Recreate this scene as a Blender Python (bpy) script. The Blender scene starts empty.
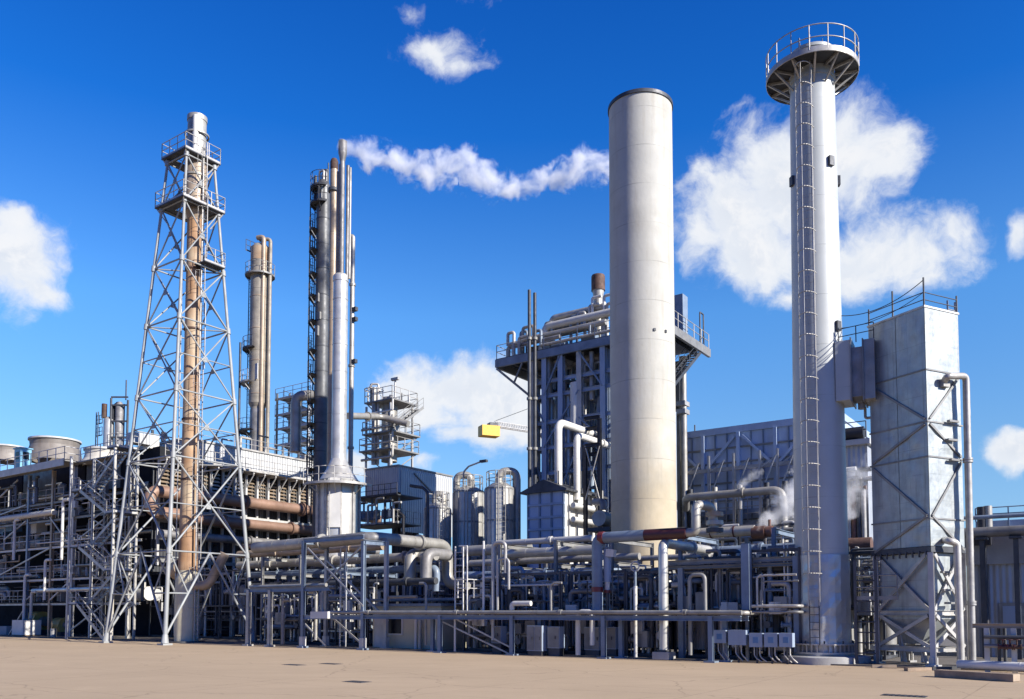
import bpy, math, random
from mathutils import Vector, Matrix, noise as mnoise
R = random.Random(7)
SC = bpy.context.scene
COL = SC.collection
rad = math.radians
# ------------------------------------------------------------------ camera model (pixels of the survey photo -> rays)
F, PPX, HOR, HC = 845.0, 512.0, 612.0, 2.2
PPY = 566.0
PITCH = math.atan((HOR - PPY) / F)
cp, sp = math.cos(PITCH), math.sin(PITCH)
CAM = Vector((0, 0, HC))
A35 = rad(-35.0)
E1 = Vector((math.cos(A35), math.sin(A35), 0))      # along the plant front, towards the right and nearer
E2 = Vector((-math.sin(A35), math.cos(A35), 0))     # into the plant
Z = Vector((0, 0, 1))

def ray(px, py):
    a = (px - PPX) / F; b = (PPY - py) / F
    return Vector((a, cp - b * sp, sp + b * cp))
def pv(px, py, v):
    r = ray(px, py); return CAM + r * (v / r.dot(E2))
def pu(px, py, u):
    r = ray(px, py); return CAM + r * (u / r.dot(E1))
def pd(px, py, d):
    r = ray(px, py); return CAM + r * (d / r.y)
def pg(px, py, z=0.0):
    r = ray(px, py); return CAM + r * ((z - HC) / r.z)
def W(u, v, z=0.0):
    p = E1 * u + E2 * v; return Vector((p.x, p.y, z))
def uv(p):
    return p.dot(E1), p.dot(E2)
def zat(p, py):
    b = (PPY - py) / F
    return HC + p.y * (sp + b * cp) / (cp - b * sp)
def gv(px, v):                                       # ground point on plane v seen at pixel column px (eye row)
    p = pv(px, 612, v); return Vector((p.x, p.y, 0))
def up(p, z): return Vector((p.x, p.y, z))
def ppm(p): return F / p.y                           # pixels per metre there

# ------------------------------------------------------------------ mesh builder
class MB:
    def __init__(s): s.v = []; s.f = []; s.s = []
    def add(s, vs, fs, sm=False):
        o = len(s.v); s.v.extend(vs)
        for f in fs: s.f.append([i + o for i in f]); s.s.append(sm)
        return s
    def box(s, c, sx, sy, sz, ax=None):
        x, y, z = ax or (E1, E2, Z)
        c = Vector(c); x = x * (sx / 2); y = y * (sy / 2); z = z * (sz / 2)
        vs = [c - x - y - z, c + x - y - z, c + x + y - z, c - x + y - z, c - x - y + z, c + x - y + z, c + x + y + z, c - x + y + z]
        return s.add(vs, [(0, 3, 2, 1), (4, 5, 6, 7), (0, 1, 5, 4), (1, 2, 6, 5), (2, 3, 7, 6), (3, 0, 4, 7)])
    def ubox(s, u0, u1, v0, v1, z0, z1):
        return s.box(W((u0 + u1) / 2, (v0 + v1) / 2, (z0 + z1) / 2), u1 - u0, v1 - v0, z1 - z0)
    def frame_axes(s, p, q):
        d = (q - p).normalized()
        if abs(d.z) > .98: a = E1
        else: a = Z
        y = d.cross(a).normalized() if abs(d.z) <= .98 else (a - d * a.dot(d)).normalized()
        z = d.cross(y).normalized()
        return d, y, z
    def beam(s, p, q, w, h=None):
        p = Vector(p); q = Vector(q)
        d, y, z = s.frame_axes(p, q)
        return s.box((p + q) / 2, (q - p).length, w, h or w, (d, y, z))
    def ibeam(s, p, q, w, h, t=None):
        p = Vector(p); q = Vector(q); t = t or w * .14
        d, y, z = s.frame_axes(p, q); L = (q - p).length; c = (p + q) / 2
        s.box(c + z * (h / 2 - t / 2), L, w, t, (d, y, z)); s.box(c - z * (h / 2 - t / 2), L, w, t, (d, y, z))
        return s.box(c, L, t, h - 2 * t - .001, (d, y, z))
    def cyl(s, p, q, r, r2=None, n=12, caps=True):
        p = Vector(p); q = Vector(q); r2 = r if r2 is None else r2
        d, y, z = s.frame_axes(p, q)
        ring = [(math.cos(2 * math.pi * i / n), math.sin(2 * math.pi * i / n)) for i in range(n)]
        a = [p + (y * c + z * e) * r for c, e in ring]; b = [q + (y * c + z * e) * r2 for c, e in ring]
        s.add(a + b, [(i, (i + 1) % n, n + (i + 1) % n, n + i) for i in range(n)], True)
        if caps: s.add(a, [tuple(range(n))[::-1]]); s.add(b, [tuple(range(n))])
        return s
    def lathe(s, c, prof, n=32, a0=0.0, a1=2 * math.pi):
        c = Vector(c); full = abs(a1 - a0 - 2 * math.pi) < 1e-6
        m = n if full else n + 1
        an = [a0 + (a1 - a0) * i / n for i in range(m)]
        for (r0, z0), (r1, z1) in zip(prof[:-1], prof[1:]):
            a = [c + Vector((math.cos(t) * r0, math.sin(t) * r0, z0)) for t in an]
            b = [c + Vector((math.cos(t) * r1, math.sin(t) * r1, z1)) for t in an]
            k = n
            s.add(a + b, [(i, (i + 1) % m, m + (i + 1) % m, m + i) for i in range(k)], True)
        return s
    def pipe(s, pts, r, bend=None, n=12, caps=True, closed=False, raw=False):
        pts = [Vector(p) for p in pts]; bend = r * 1.6 if bend is None else bend
        P = []
        if closed or raw: P = pts
        else:
            P.append(pts[0])
            for i in range(1, len(pts) - 1):
                a, b, c = pts[i - 1], pts[i], pts[i + 1]
                d0 = (b - a); d1 = (c - b); l0, l1 = d0.length, d1.length
                if l0 < 1e-6 or l1 < 1e-6: continue
                d0 /= l0; d1 /= l1
                ang = d0.angle(d1, 0)
                if ang < .06: P.append(b); continue
                k = min(bend * math.tan(ang / 2), l0 * .49, l1 * .49)
                st = max(2, int(ang / .26))
                p0, p1 = b - d0 * k, b + d1 * k
                for j in range(st + 1):
                    t = j / st
                    P.append(p0 * (1 - t) ** 2 + b * 2 * t * (1 - t) + p1 * t * t)
            P.append(pts[-1])
        m = len(P); tang = []
        for i in range(m):
            if closed: d = P[(i + 1) % m] - P[i - 1]
            else: d = P[min(i + 1, m - 1)] - P[max(i - 1, 0)]
            tang.append(d.normalized())
        a = Z if abs(tang[0].z) < .9 else E1
        y = (a - tang[0] * a.dot(tang[0])).normalized()
        vs = []
        for i in range(m):
            y = (y - tang[i] * y.dot(tang[i])).normalized(); w = tang[i].cross(y)
            rr = r[i] if isinstance(r, (list, tuple)) else r
            for j in range(n):
                t = 2 * math.pi * j / n
                vs.append(P[i] + (y * math.cos(t) + w * math.sin(t)) * rr)
        fs = []
        for i in range(m if closed else m - 1):
            i2 = (i + 1) % m
            for j in range(n):
                fs.append((i * n + j, i * n + (j + 1) % n, i2 * n + (j + 1) % n, i2 * n + j))
        s.add(vs, fs, True)
        if caps and not closed:
            s.add(vs[:n], [tuple(range(n))[::-1]]); s.add(vs[-n:], [tuple(range(n))])
        return s
    def ring(s, c, rad_, r, n=32, k=6):
        c = Vector(c)
        return s.pipe([c + Vector((math.cos(2 * math.pi * i / n) * rad_, math.sin(2 * math.pi * i / n) * rad_, 0)) for i in range(n)], r, n=k, closed=True)
    def arc(s, c, rad_, a0, a1, r, n=16, k=6):
        c = Vector(c)
        return s.pipe([c + Vector((math.cos(a0 + (a1 - a0) * i / n) * rad_, math.sin(a0 + (a1 - a0) * i / n) * rad_, 0)) for i in range(n + 1)], r, n=k, bend=0)
    def poly(s, pts, th, nrm=Z):
        pts = [Vector(p) for p in pts]; n = len(pts); b = [p - nrm * th for p in pts]
        return s.add(pts + b, [tuple(range(n)), tuple(range(2 * n - 1, n - 1, -1))] + [(i, n + i, n + (i + 1) % n, (i + 1) % n) for i in range(n)])
    def ladder(s, p, q, side, w=.5, step=.3, r=.025, rr=.016):
        p = Vector(p); q = Vector(q); h = side.normalized() * (w / 2)
        s.beam(p - h, q - h, r * 2); s.beam(p + h, q + h, r * 2)
        n = max(2, int((q - p).length / step))
        for i in range(1, n):
            c = p.lerp(q, i / n); s.cyl(c - h, c + h, rr, n=5, caps=False)
        return s
    def rail(s, pts, h=1.1, sp_=1.5, r=.025, mid=True, closed=False, toe=True):
        pts = [Vector(p) for p in pts]
        if closed: pts = pts + [pts[0]]
        for a, b in zip(pts[:-1], pts[1:]):
            for hh in ((h, h * .52) if mid else (h,)): s.cyl(a + Z * hh, b + Z * hh, r, n=5, caps=False)
            if toe: s.beam(a + Z * .08, b + Z * .08, .02, .15)
            n = max(1, round((b - a).length / sp_))
            for i in range(n + 1): c = a.lerp(b, i / n); s.cyl(c, c + Z * h, r * 1.15, n=5, caps=False)
        return s
    def stair(s, p, q, side, w=.8, step=.24):
        p = Vector(p); q = Vector(q); h = side.normalized() * (w / 2)
        for g in (-1, 1):
            s.beam(p + h * g, q + h * g, .05, .24)
            s.cyl(p + h * g + Z * .95, q + h * g + Z * .95, .025, n=5, caps=False)
            s.cyl(p + h * g + Z * .5, q + h * g + Z * .5, .018, n=5, caps=False)
            for i in range(5):
                c = p.lerp(q, i / 4) + h * g; s.cyl(c, c + Z * .95, .022, n=5, caps=False)
        n = max(3, int(abs(q.z - p.z) / step)); d = Vector((q.x - p.x, q.y - p.y, 0)).normalized()
        for i in range(1, n):
            s.box(p.lerp(q, i / n), .26, w, .04, (d, side.normalized(), Z))
        return s
    def flange(s, c, d, r, t=.08, n=16):
        c = Vector(c); d = Vector(d).normalized()
        s.cyl(c - d * t, c - d * .006, r, n=n); return s.cyl(c + d * .006, c + d * t, r, n=n)
    def bands(s, p, q, r, gap=1.2, w=.04):
        p = Vector(p); q = Vector(q); L = (q - p).length; d = (q - p) / max(L, 1e-6); n = int(L / gap)
        for i in range(1, n + 1):
            c = p + d * (L * i / (n + 1)); s.cyl(c - d * w / 2, c + d * w / 2, r * 1.035, n=14)
        return s
    def build(s, name, m, parent=None):
        me = bpy.data.meshes.new(name)
        root = parent
        while root is not None and root.parent is not None: root = root.parent
        inv = ROOTM[root.name].inverted() if root is not None and root.name in ROOTM else Matrix.Identity(4)
        me.from_pydata([inv @ v for v in s.v], [], s.f)
        me.polygons.foreach_set('use_smooth', s.s); me.validate(); me.update()
        me.materials.append(M[m])
        o = bpy.data.objects.new(name, me); COL.objects.link(o)
        if parent is not None: o.parent = parent
        return o
ROOTM = {}

def T(name, label, cat, p, group=None, rot=A35):
    """an Empty at the thing's base that parents its parts"""
    o = bpy.data.objects.new(name, None); COL.objects.link(o)
    o.empty_display_size = .3
    o.location = p; o.rotation_euler = (0, 0, rot)
    o['label'] = label; o['category'] = cat
    if group: o['group'] = group
    ROOTM[o.name] = Matrix.LocRotScale(Vector(p), Matrix.Rotation(rot, 3, 'Z').to_quaternion(), None)
    return o
def tag(o, label, cat, group=None):
    o['label'] = label; o['category'] = cat
    if group: o['group'] = group
    return o
def struct(name, mb, m):
    o = mb.build(name, m); o['kind'] = 'structure'; return o
def one(name, mb, m, label, cat, p=None, group=None):
    """a thing of a single mesh, its origin at p"""
    if p is None: p = sum(mb.v, Vector()) / len(mb.v)
    mm = Matrix.Translation(p); inv = mm.inverted(); mb.v = [inv @ v for v in mb.v]
    o = mb.build(name, m); o.location = p
    return tag(o, label, cat, group)
def copy_thing(o, dp, label, rot=None):
    c = o.copy(); COL.objects.link(c); c.location = o.location + Vector(dp); c['label'] = label
    if rot is not None: c.rotation_euler.z += rot
    kids = [k for k in bpy.data.objects if k.parent == o]
    for k in kids:
        d = k.copy(); COL.objects.link(d); d.parent = c
        for g in [x for x in bpy.data.objects if x.parent == k]:
            e = g.copy(); COL.objects.link(e); e.parent = d
    return c

# ------------------------------------------------------------------ materials
M = {}
def mat(name, col, metal=0.0, rough=.55, var=.12, scale=1.5, streak=0.0, streak_col=(.12, .06, .03), bump=.0, bscale=30, spot=0.0, seam=None, spec=.5, seam_d=.012, corr=None, rvar=.12, hi=None, foot=None):
    m = bpy.data.materials.new(name); m.use_nodes = True
    N, L = m.node_tree.nodes, m.node_tree.links
    b = N['Principled BSDF']
    b.inputs['Metallic'].default_value = metal; b.inputs['Roughness'].default_value = rough
    b.inputs['Specular IOR Level'].default_value = spec
    tc = N.new('ShaderNodeTexCoord'); oi = N.new('ShaderNodeObjectInfo')
    def noise(sc, det=5, vec=None, rgh=.6):
        n = N.new('ShaderNodeTexNoise'); n.inputs['Scale'].default_value = sc; n.inputs['Detail'].default_value = det; n.inputs['Roughness'].default_value = rgh
        L.new(vec or tc.outputs['Object'], n.inputs['Vector']); return n
    def math_(op, a, b_=None):
        n = N.new('ShaderNodeMath'); n.operation = op
        for i, x in enumerate((a, b_)):
            if x is None: continue
            if isinstance(x, (int, float)): n.inputs[i].default_value = x
            else: L.new(x, n.inputs[i])
        return n.outputs[0]
    def mix(fac, a, b_, bt='MIX'):
        n = N.new('ShaderNodeMix'); n.data_type = 'RGBA'; n.blend_type = bt
        if isinstance(fac, (int, float)): n.inputs[0].default_value = fac
        else: L.new(fac, n.inputs[0])
        for i, x in ((6, a), (7, b_)):
            if isinstance(x, tuple): n.inputs[i].default_value = (*x, 1)
            else: L.new(x, n.inputs[i])
        return n.outputs[2]
    n1 = noise(scale, 6)
    mr = N.new('ShaderNodeMapRange'); mr.inputs[1].default_value = .3; mr.inputs[2].default_value = .7
    mr.inputs[3].default_value = 1 - var * 1.3; mr.inputs[4].default_value = 1 + var
    L.new(n1.outputs['Fac'], mr.inputs[0])
    mo = N.new('ShaderNodeMapRange'); mo.inputs[3].default_value = 1 - var * .5; mo.inputs[4].default_value = 1 + var * .5
    L.new(oi.outputs['Random'], mo.inputs[0])
    f = math_('MULTIPLY', mr.outputs[0], mo.outputs[0])
    comb = N.new('ShaderNodeCombineColor')
    for i in range(3): L.new(f, comb.inputs[i])
    c = mix(1.0, tuple(col), comb.outputs[0], 'MULTIPLY')
    if hi is not None:
        nh = noise(scale * .35, 3)
        rmp = N.new('ShaderNodeMapRange'); rmp.inputs[1].default_value = .45; rmp.inputs[2].default_value = .62; L.new(nh.outputs['Fac'], rmp.inputs[0])
        c = mix(rmp.outputs[0], c, tuple(hi))
    if foot:
        fz = N.new('ShaderNodeSeparateXYZ'); L.new(tc.outputs['Object'], fz.inputs[0])
        fn = math_('ADD', fz.outputs[2], math_('MULTIPLY', math_('SUBTRACT', noise(.5, 5).outputs['Fac'], .5), 9.0))
        fr_ = N.new('ShaderNodeMapRange'); fr_.interpolation_type = 'SMOOTHSTEP'; fr_.inputs[1].default_value = foot[0]; fr_.inputs[2].default_value = foot[1]; fr_.inputs[3].default_value = 1; fr_.inputs[4].default_value = 0; L.new(fn, fr_.inputs[0])
        c = mix(fr_.outputs[0], c, foot[2], 'MULTIPLY')
    if streak > 0:
        mp = N.new('ShaderNodeMapping'); mp.inputs['Scale'].default_value = (2.2, 2.2, .16); L.new(tc.outputs['Object'], mp.inputs[0])
        ns = noise(1.3, 6, mp.outputs[0], .65)
        r2 = N.new('ShaderNodeMapRange'); r2.inputs[1].default_value = .52; r2.inputs[2].default_value = .75; r2.inputs[4].default_value = streak; L.new(ns.outputs['Fac'], r2.inputs[0])
        c = mix(r2.outputs[0], c, tuple(streak_col))
    if spot > 0:
        nsp = noise(3.1, 8, None, .7)
        r3 = N.new('ShaderNodeMapRange'); r3.inputs[1].default_value = .6; r3.inputs[2].default_value = .72; r3.inputs[4].default_value = spot; L.new(nsp.outputs['Fac'], r3.inputs[0])
        c = mix(r3.outputs[0], c, (.16, .075, .035))
    if seam:
        sx = N.new('ShaderNodeSeparateXYZ'); L.new(tc.outputs['Object'], sx.inputs[0])
        acc = None
        for ax, per in seam:
            t = math_('FRACT', math_('DIVIDE', math_('ADD', sx.outputs[ax], 500.0), per))
            t = math_('LESS_THAN', math_('ABSOLUTE', math_('SUBTRACT', t, .5)), seam_d / per)
            acc = t if acc is None else math_('MAXIMUM', acc, t)
        sn_ = N.new('ShaderNodeMapRange'); sn_.inputs[1].default_value = .4; sn_.inputs[2].default_value = .62; sn_.inputs[3].default_value = .08; sn_.inputs[4].default_value = .6; L.new(noise(.9, 3).outputs['Fac'], sn_.inputs[0])
        c = mix(math_('MULTIPLY', acc, sn_.outputs[0]), c, tuple(x * .35 for x in col))
    L.new(c, b.inputs['Base Color'])
    nr = noise(scale * 2.3, 4)
    rr = N.new('ShaderNodeMapRange'); rr.inputs[1].default_value = .3; rr.inputs[2].default_value = .7; rr.inputs[3].default_value = max(.05, rough - rvar); rr.inputs[4].default_value = min(1, rough + rvar)
    L.new(nr.outputs['Fac'], rr.inputs[0]); L.new(rr.outputs[0], b.inputs['Roughness'])
    if bump > 0 or corr:
        bp = N.new('ShaderNodeBump'); bp.inputs['Strength'].default_value = bump if bump > 0 else .6; bp.inputs['Distance'].default_value = .05
        if corr:
            sx = N.new('ShaderNodeSeparateXYZ'); L.new(tc.outputs['Object'], sx.inputs[0])
            h = math_('SINE', math_('MULTIPLY', math_('ADD', sx.outputs[0], sx.outputs[1]), 2 * math.pi / corr))
            L.new(h, bp.inputs['Height'])
        else:
            L.new(noise(bscale, 4).outputs['Fac'], bp.inputs['Height'])
        L.new(bp.outputs[0], b.inputs['Normal'])
    M[name] = m; return m
mat('galvanised steel', (.42, .40, .365), .35, .5, .22, 2.0, streak=.25, streak_col=(.2, .17, .14))
mat('pale steel paint', (.45, .44, .415), 0, .5, .16, 1.2, streak=.3, streak_col=(.28, .22, .17))
mat('blue grey paint', (.18, .225, .285), 0, .45, .2, 1.2, streak=.3, streak_col=(.12, .1, .09))
mat('mid grey paint', (.225, .22, .205), .1, .5, .22, 1.5, streak=.35, streak_col=(.16, .12, .09))
mat('dark steel', (.06, .063, .07), .2, .55, .3, 1.5, spot=.3)
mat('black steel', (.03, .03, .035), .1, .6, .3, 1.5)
mat('lattice paint', (.275, .285, .28), 0, .5, .15, .9, streak=.35, streak_col=(.3, .24, .19))
mat('aluminium cladding', (.50, .485, .445), .45, .40, .16, .9, bump=.10, bscale=2.2, rvar=.1)
mat('dull cladding', (.365, .345, .305), .4, .52, .22, .8, streak=.35, streak_col=(.2, .17, .14), bump=.1, bscale=3)
mat('dirty cladding', (.24, .23, .22), .3, .55, .3, 1.1, streak=.5, streak_col=(.12, .09, .07), spot=.25)
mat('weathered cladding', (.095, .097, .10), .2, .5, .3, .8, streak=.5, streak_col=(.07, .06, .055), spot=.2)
mat('tan cladding', (.35, .27, .19), .25, .5, .2, .6, streak=.45, streak_col=(.2, .13, .08), seam=[(2, 1.6)], seam_d=.03)
mat('brown pipe cladding', (.27, .165, .115), .15, .5, .22, .6, streak=.2, streak_col=(.2, .1, .06))
mat('rust pipe', (.30, .17, .085), .05, .65, .3, .6, streak=.75, streak_col=(.13, .055, .022), hi=(.46, .36, .24), spot=.4)
mat('rust dark', (.10, .055, .04), .1, .75, .4, 2.0, spot=.4)
mat('chimney concrete', (.49, .47, .405), 0, .75, .14, .45, streak=.6, streak_col=(.34, .30, .235), bump=.18, bscale=4, seam=[(2, 2.35)], seam_d=.02, hi=(.43, .42, .375), foot=(6, 17, (1.0, .86, .66)), spot=.12)
mat('interior shade', (.024, .026, .03), 0, .95, .2, 1, spec=.05)
mat('weathered tan', (.29, .255, .20), .2, .55, .25, .8, streak=.6, streak_col=(.13, .09, .06), seam=[(2, 1.6)], seam_d=.03)
mat('white stack paint', (.43, .445, .425), 0, .45, .08, .5, streak=.3, streak_col=(.5, .47, .43), seam=[(2, 2.2)], seam_d=.012)
mat('stack foot cladding', (.46, .465, .46), .55, .40, .2, .7, bump=.45, bscale=1.6)
mat('tower cladding', (.37, .395, .385), .35, .46, .12, 2.2, streak=.75, streak_col=(.2, .195, .18), bump=.10, bscale=1.4, rvar=.1, seam=[(1, .6875), (2, 1.05)], seam_d=.008)
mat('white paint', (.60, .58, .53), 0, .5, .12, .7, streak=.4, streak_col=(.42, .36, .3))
mat('cream paint', (.52, .47, .33), 0, .6, .1, .8, streak=.3, streak_col=(.35, .3, .2))
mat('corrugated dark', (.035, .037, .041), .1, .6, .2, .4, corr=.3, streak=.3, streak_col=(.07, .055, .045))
mat('corrugated grey', (.38, .395, .42), .2, .5, .15, .4, corr=.26, streak=.3, streak_col=(.25, .19, .14))
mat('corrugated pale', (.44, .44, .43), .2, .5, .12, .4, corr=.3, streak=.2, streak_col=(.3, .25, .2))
mat('panel blue grey', (.30, .365, .46), .05, .45, .14, .35, streak=.3, streak_col=(.15, .15, .16), bump=.05, bscale=1)
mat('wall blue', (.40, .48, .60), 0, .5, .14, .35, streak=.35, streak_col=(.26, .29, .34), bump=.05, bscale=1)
mat('safety yellow', (.80, .42, .02), 0, .5, .06, 2)
mat('maroon paint', (.062, .017, .017), 0, .45, .18, 2.5, spot=.3)
mat('signal red', (.15, .024, .022), 0, .4, .15, 3)
mat('orange rust', (.14, .065, .045), 0, .6, .25, 2.5, spot=.3)
mat('fan cowl', (.50, .47, .40), 0, .55, .12, .8, streak=.5, streak_col=(.32, .25, .18))
mat('fan cowl weathered', (.20, .175, .15), 0, .6, .22, .8, streak=.5, streak_col=(.1, .07, .05))
mat('cabin blue', (.16, .36, .48), 0, .45, .1, 1)
mat('window glass', (.012, .014, .018), 0, .25, .0, 1, rvar=.02, spec=.25)
mat('tank blue', (.10, .20, .36), 0, .4, .1, 1)
mat('yellow ochre paint', (.58, .42, .13), 0, .5, .15, 1)
mat('concrete', (.33, .32, .30), 0, .85, .16, .9, spot=.15, bump=.2, bscale=14)
mat('timber', (.26, .19, .13), 0, .8, .25, 3)
mat('cable black', (.02, .02, .022), 0, .5, .1, 2)
# ------------------------------------------------------------------ camera, sun, sky
cam = bpy.data.cameras.new('camera'); cam.sensor_width = 36; cam.lens = F / 1024 * 36
cam.shift_y = (PPY - 349.5) / 1024; cam.clip_end = 6000; cam.clip_start = .3
co = bpy.data.objects.new('camera', cam); COL.objects.link(co)
co.location = CAM; co.rotation_euler = (math.pi / 2 + PITCH, 0, 0); SC.camera = co
SUN_AZ, SUN_EL = rad(124.5), rad(27.5)
sd = Vector((math.sin(SUN_AZ) * math.cos(SUN_EL), math.cos(SUN_AZ) * math.cos(SUN_EL), math.sin(SUN_EL)))
sl = bpy.data.lights.new('sun', 'SUN'); sl.energy = 5.0; sl.angle = rad(.5); sl.color = (1, .955, .88)
so = bpy.data.objects.new('sun', sl); COL.objects.link(so)
so.rotation_euler = (-sd).to_track_quat('-Z', 'Y').to_euler(); so.location = (40, -30, 60)
SC.view_settings.view_transform = 'Standard'; SC.view_settings.look = 'None'; SC.view_settings.exposure = EXPO = 0.75; SC.view_settings.gamma = 1
SC.cycles.max_bounces = 6; SC.cycles.volume_bounces = 8; SC.cycles.volume_step_rate = .5; SC.cycles.volume_max_steps = 256
SC.cycles.sample_clamp_indirect = 6

w = bpy.data.worlds.new('World'); SC.world = w; w.use_nodes = True
N, L = w.node_tree.nodes, w.node_tree.links
bg = N['Background']; bg.inputs['Strength'].default_value = .10
sky = N.new('ShaderNodeTexSky'); sky.sky_type = 'NISHITA'; sky.sun_disc = False
sky.sun_elevation = SUN_EL; sky.sun_rotation = SUN_AZ; sky.air_density = 1.0; sky.dust_density = .4; sky.ozone_density = 2.5
tc = N.new('ShaderNodeTexCoord'); DIR = tc.outputs['Generated']
def wm(op, a, b=None, c=None):
    n = N.new('ShaderNodeMath'); n.operation = op
    for i, x in enumerate((a, b, c)):
        if x is None: continue
        if isinstance(x, (int, float)): n.inputs[i].default_value = x
        else: L.new(x, n.inputs[i])
    return n.outputs[0]
def wv(op, a, b=None):
    n = N.new('ShaderNodeVectorMath'); n.operation = op
    for i, x in enumerate((a, b)):
        if x is None: continue
        if isinstance(x, (tuple, Vector)): n.inputs[i].default_value = tuple(x)
        else: L.new(x, n.inputs[i])
    return n.outputs['Value'] if op in ('DOT_PRODUCT', 'LENGTH') else n.outputs[0]
def wnoise(vec, sc, det, rg=.55):
    n = N.new('ShaderNodeTexNoise'); n.inputs['Scale'].default_value = sc; n.inputs['Detail'].default_value = det; n.inputs['Roughness'].default_value = rg
    L.new(vec, n.inputs['Vector']); return n
def wramp(x, a, b, lo=0., hi=1., smooth=True):
    n = N.new('ShaderNodeMapRange'); n.interpolation_type = 'SMOOTHSTEP' if smooth else 'LINEAR'
    L.new(x, n.inputs[0])
    for i, q in zip((1, 2, 3, 4), (a, b, lo, hi)): n.inputs[i].default_value = q
    return n.outputs[0]
def wmix(f, a, b, bt='MIX'):
    n = N.new('ShaderNodeMix'); n.data_type = 'RGBA'; n.blend_type = bt
    if isinstance(f, (int, float)): n.inputs[0].default_value = f
    else: L.new(f, n.inputs[0])
    for i, x in ((6, a), (7, b)):
        if isinstance(x, tuple): n.inputs[i].default_value = (*x, 1)
        else: L.new(x, n.inputs[i])
    return n.outputs[2]
# deep polarised blue: the sky texture graded by elevation
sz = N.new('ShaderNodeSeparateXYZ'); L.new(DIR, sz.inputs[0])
cr = N.new('ShaderNodeValToRGB'); L.new(wm('MAXIMUM', sz.outputs[2], 0.0), cr.inputs[0])
e = cr.color_ramp.elements
e[0].position = 0.0; e[0].color = (.50, .65, .96, 1)
e[1].position = 1.0; e[1].color = (.02, .12, .40, 1)
for p, c in ((.17, (.57, .80, 1.02)), (.33, (.45, .90, 1.31)), (.5, (.075, .57, 1.28)), (.62, (.045, .46, 1.2)), (.76, (.03, .2, .6))):
    q = e.new(p); q.color = (*c, 1)
skyc = wmix(1.0, sky.outputs[0], cr.outputs[0], 'MULTIPLY')
skyc = wmix(wramp(sz.outputs[1], .25, -.35), skyc, wmix(1.0, skyc, (.09, .40, .84), 'MULTIPLY'))  # unseen sky behind the camera dimmed and blued to lower the fill light
# cumulus: clusters of lobes in direction space, broken up by noise
warp = wnoise(DIR, 9, 4); wc = wv('SUBTRACT', warp.outputs['Color'], (.5, .5, .5))
sc_ = N.new('ShaderNodeVectorMath'); sc_.operation = 'SCALE'; L.new(wc, sc_.inputs[0]); sc_.inputs['Scale'].default_value = .07
DW = wv('ADD', DIR, sc_.outputs[0])
LOBES = [(735, 215, 55, 60, 1), (790, 185, 62, 68, 1), (855, 160, 58, 56, 1), (890, 150, 36, 42, 1), (755, 255, 60, 42, 1), (900, 255, 66, 36, .85), (950, 232, 40, 26, .7), (835, 270, 64, 36, .9), (785, 300, 26, 18, .75), (700, 240, 30, 40, .8), (928, 278, 30, 14, .55),
         (6, 258, 50, 48, 1), (28, 290, 40, 20, .9), (0, 222, 26, 24, .9),
         (440, 44, 42, 24, .6), (412, 8, 22, 14, .42), (462, 62, 20, 12, .5), (500, -20, 60, 18, .45),
         (455, 385, 74, 34, 1), (505, 402, 60, 48, 1), (420, 408, 44, 26, .95), (545, 430, 50, 26, .9), (430, 462, 18, 13, .7), (358, 466, 18, 16, .85), (300, 470, 14, 10, .5), (480, 432, 50, 18, .8),
         (1012, 456, 30, 22, 1), (1022, 236, 14, 18, .9), (742, 104, 24, 8, .30)]
acc = None; low = None
for px, py, rx, ry, am in LOBES:
    r = ray(px, py); nrm = r.length; c = r.normalized()
    rt = c.cross(Z).normalized(); u_ = rt.cross(c)
    d = wv('SUBTRACT', DW, c)
    a = wm('MULTIPLY', wv('DOT_PRODUCT', d, rt), F * nrm / rx); b = wm('MULTIPLY', wv('DOT_PRODUCT', d, u_), F * nrm / ry)
    q = wm('SQRT', wm('ADD', wm('MULTIPLY', a, a), wm('MULTIPLY', b, b)))
    q = wm('MULTIPLY', wm('SUBTRACT', 1.40, q), am)
    acc = q if acc is None else wm('SMOOTH_MAX', acc, q, .25)
fb = wnoise(DW, 17, 11, .64); fb2 = wnoise(wv('ADD', DW, (.011, -.006, .014)), 17, 11, .64)
dens = wm('ADD', acc, wm('MULTIPLY', wm('SUBTRACT', fb.outputs['Fac'], .51), 1.8))
alpha = wramp(dens, .16, .86)
lit = wramp(wm('SUBTRACT', fb.outputs['Fac'], fb2.outputs['Fac']), -.10, .11)
core = wramp(dens, .35, 1.5)
shade = wmix(lit, (.70, .75, .84), (1.02, 1.0, .98))
shade = wmix(wm('MULTIPLY', core, .55), (.86, .90, .96), shade)
cs = N.new('ShaderNodeVectorMath'); cs.operation = 'SCALE'; L.new(shade, cs.inputs[0]); cs.inputs['Scale'].default_value = 5.9
L.new(wmix(wm('MULTIPLY', alpha, .96), skyc, cs.outputs[0]), bg.inputs['Color'])

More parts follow.
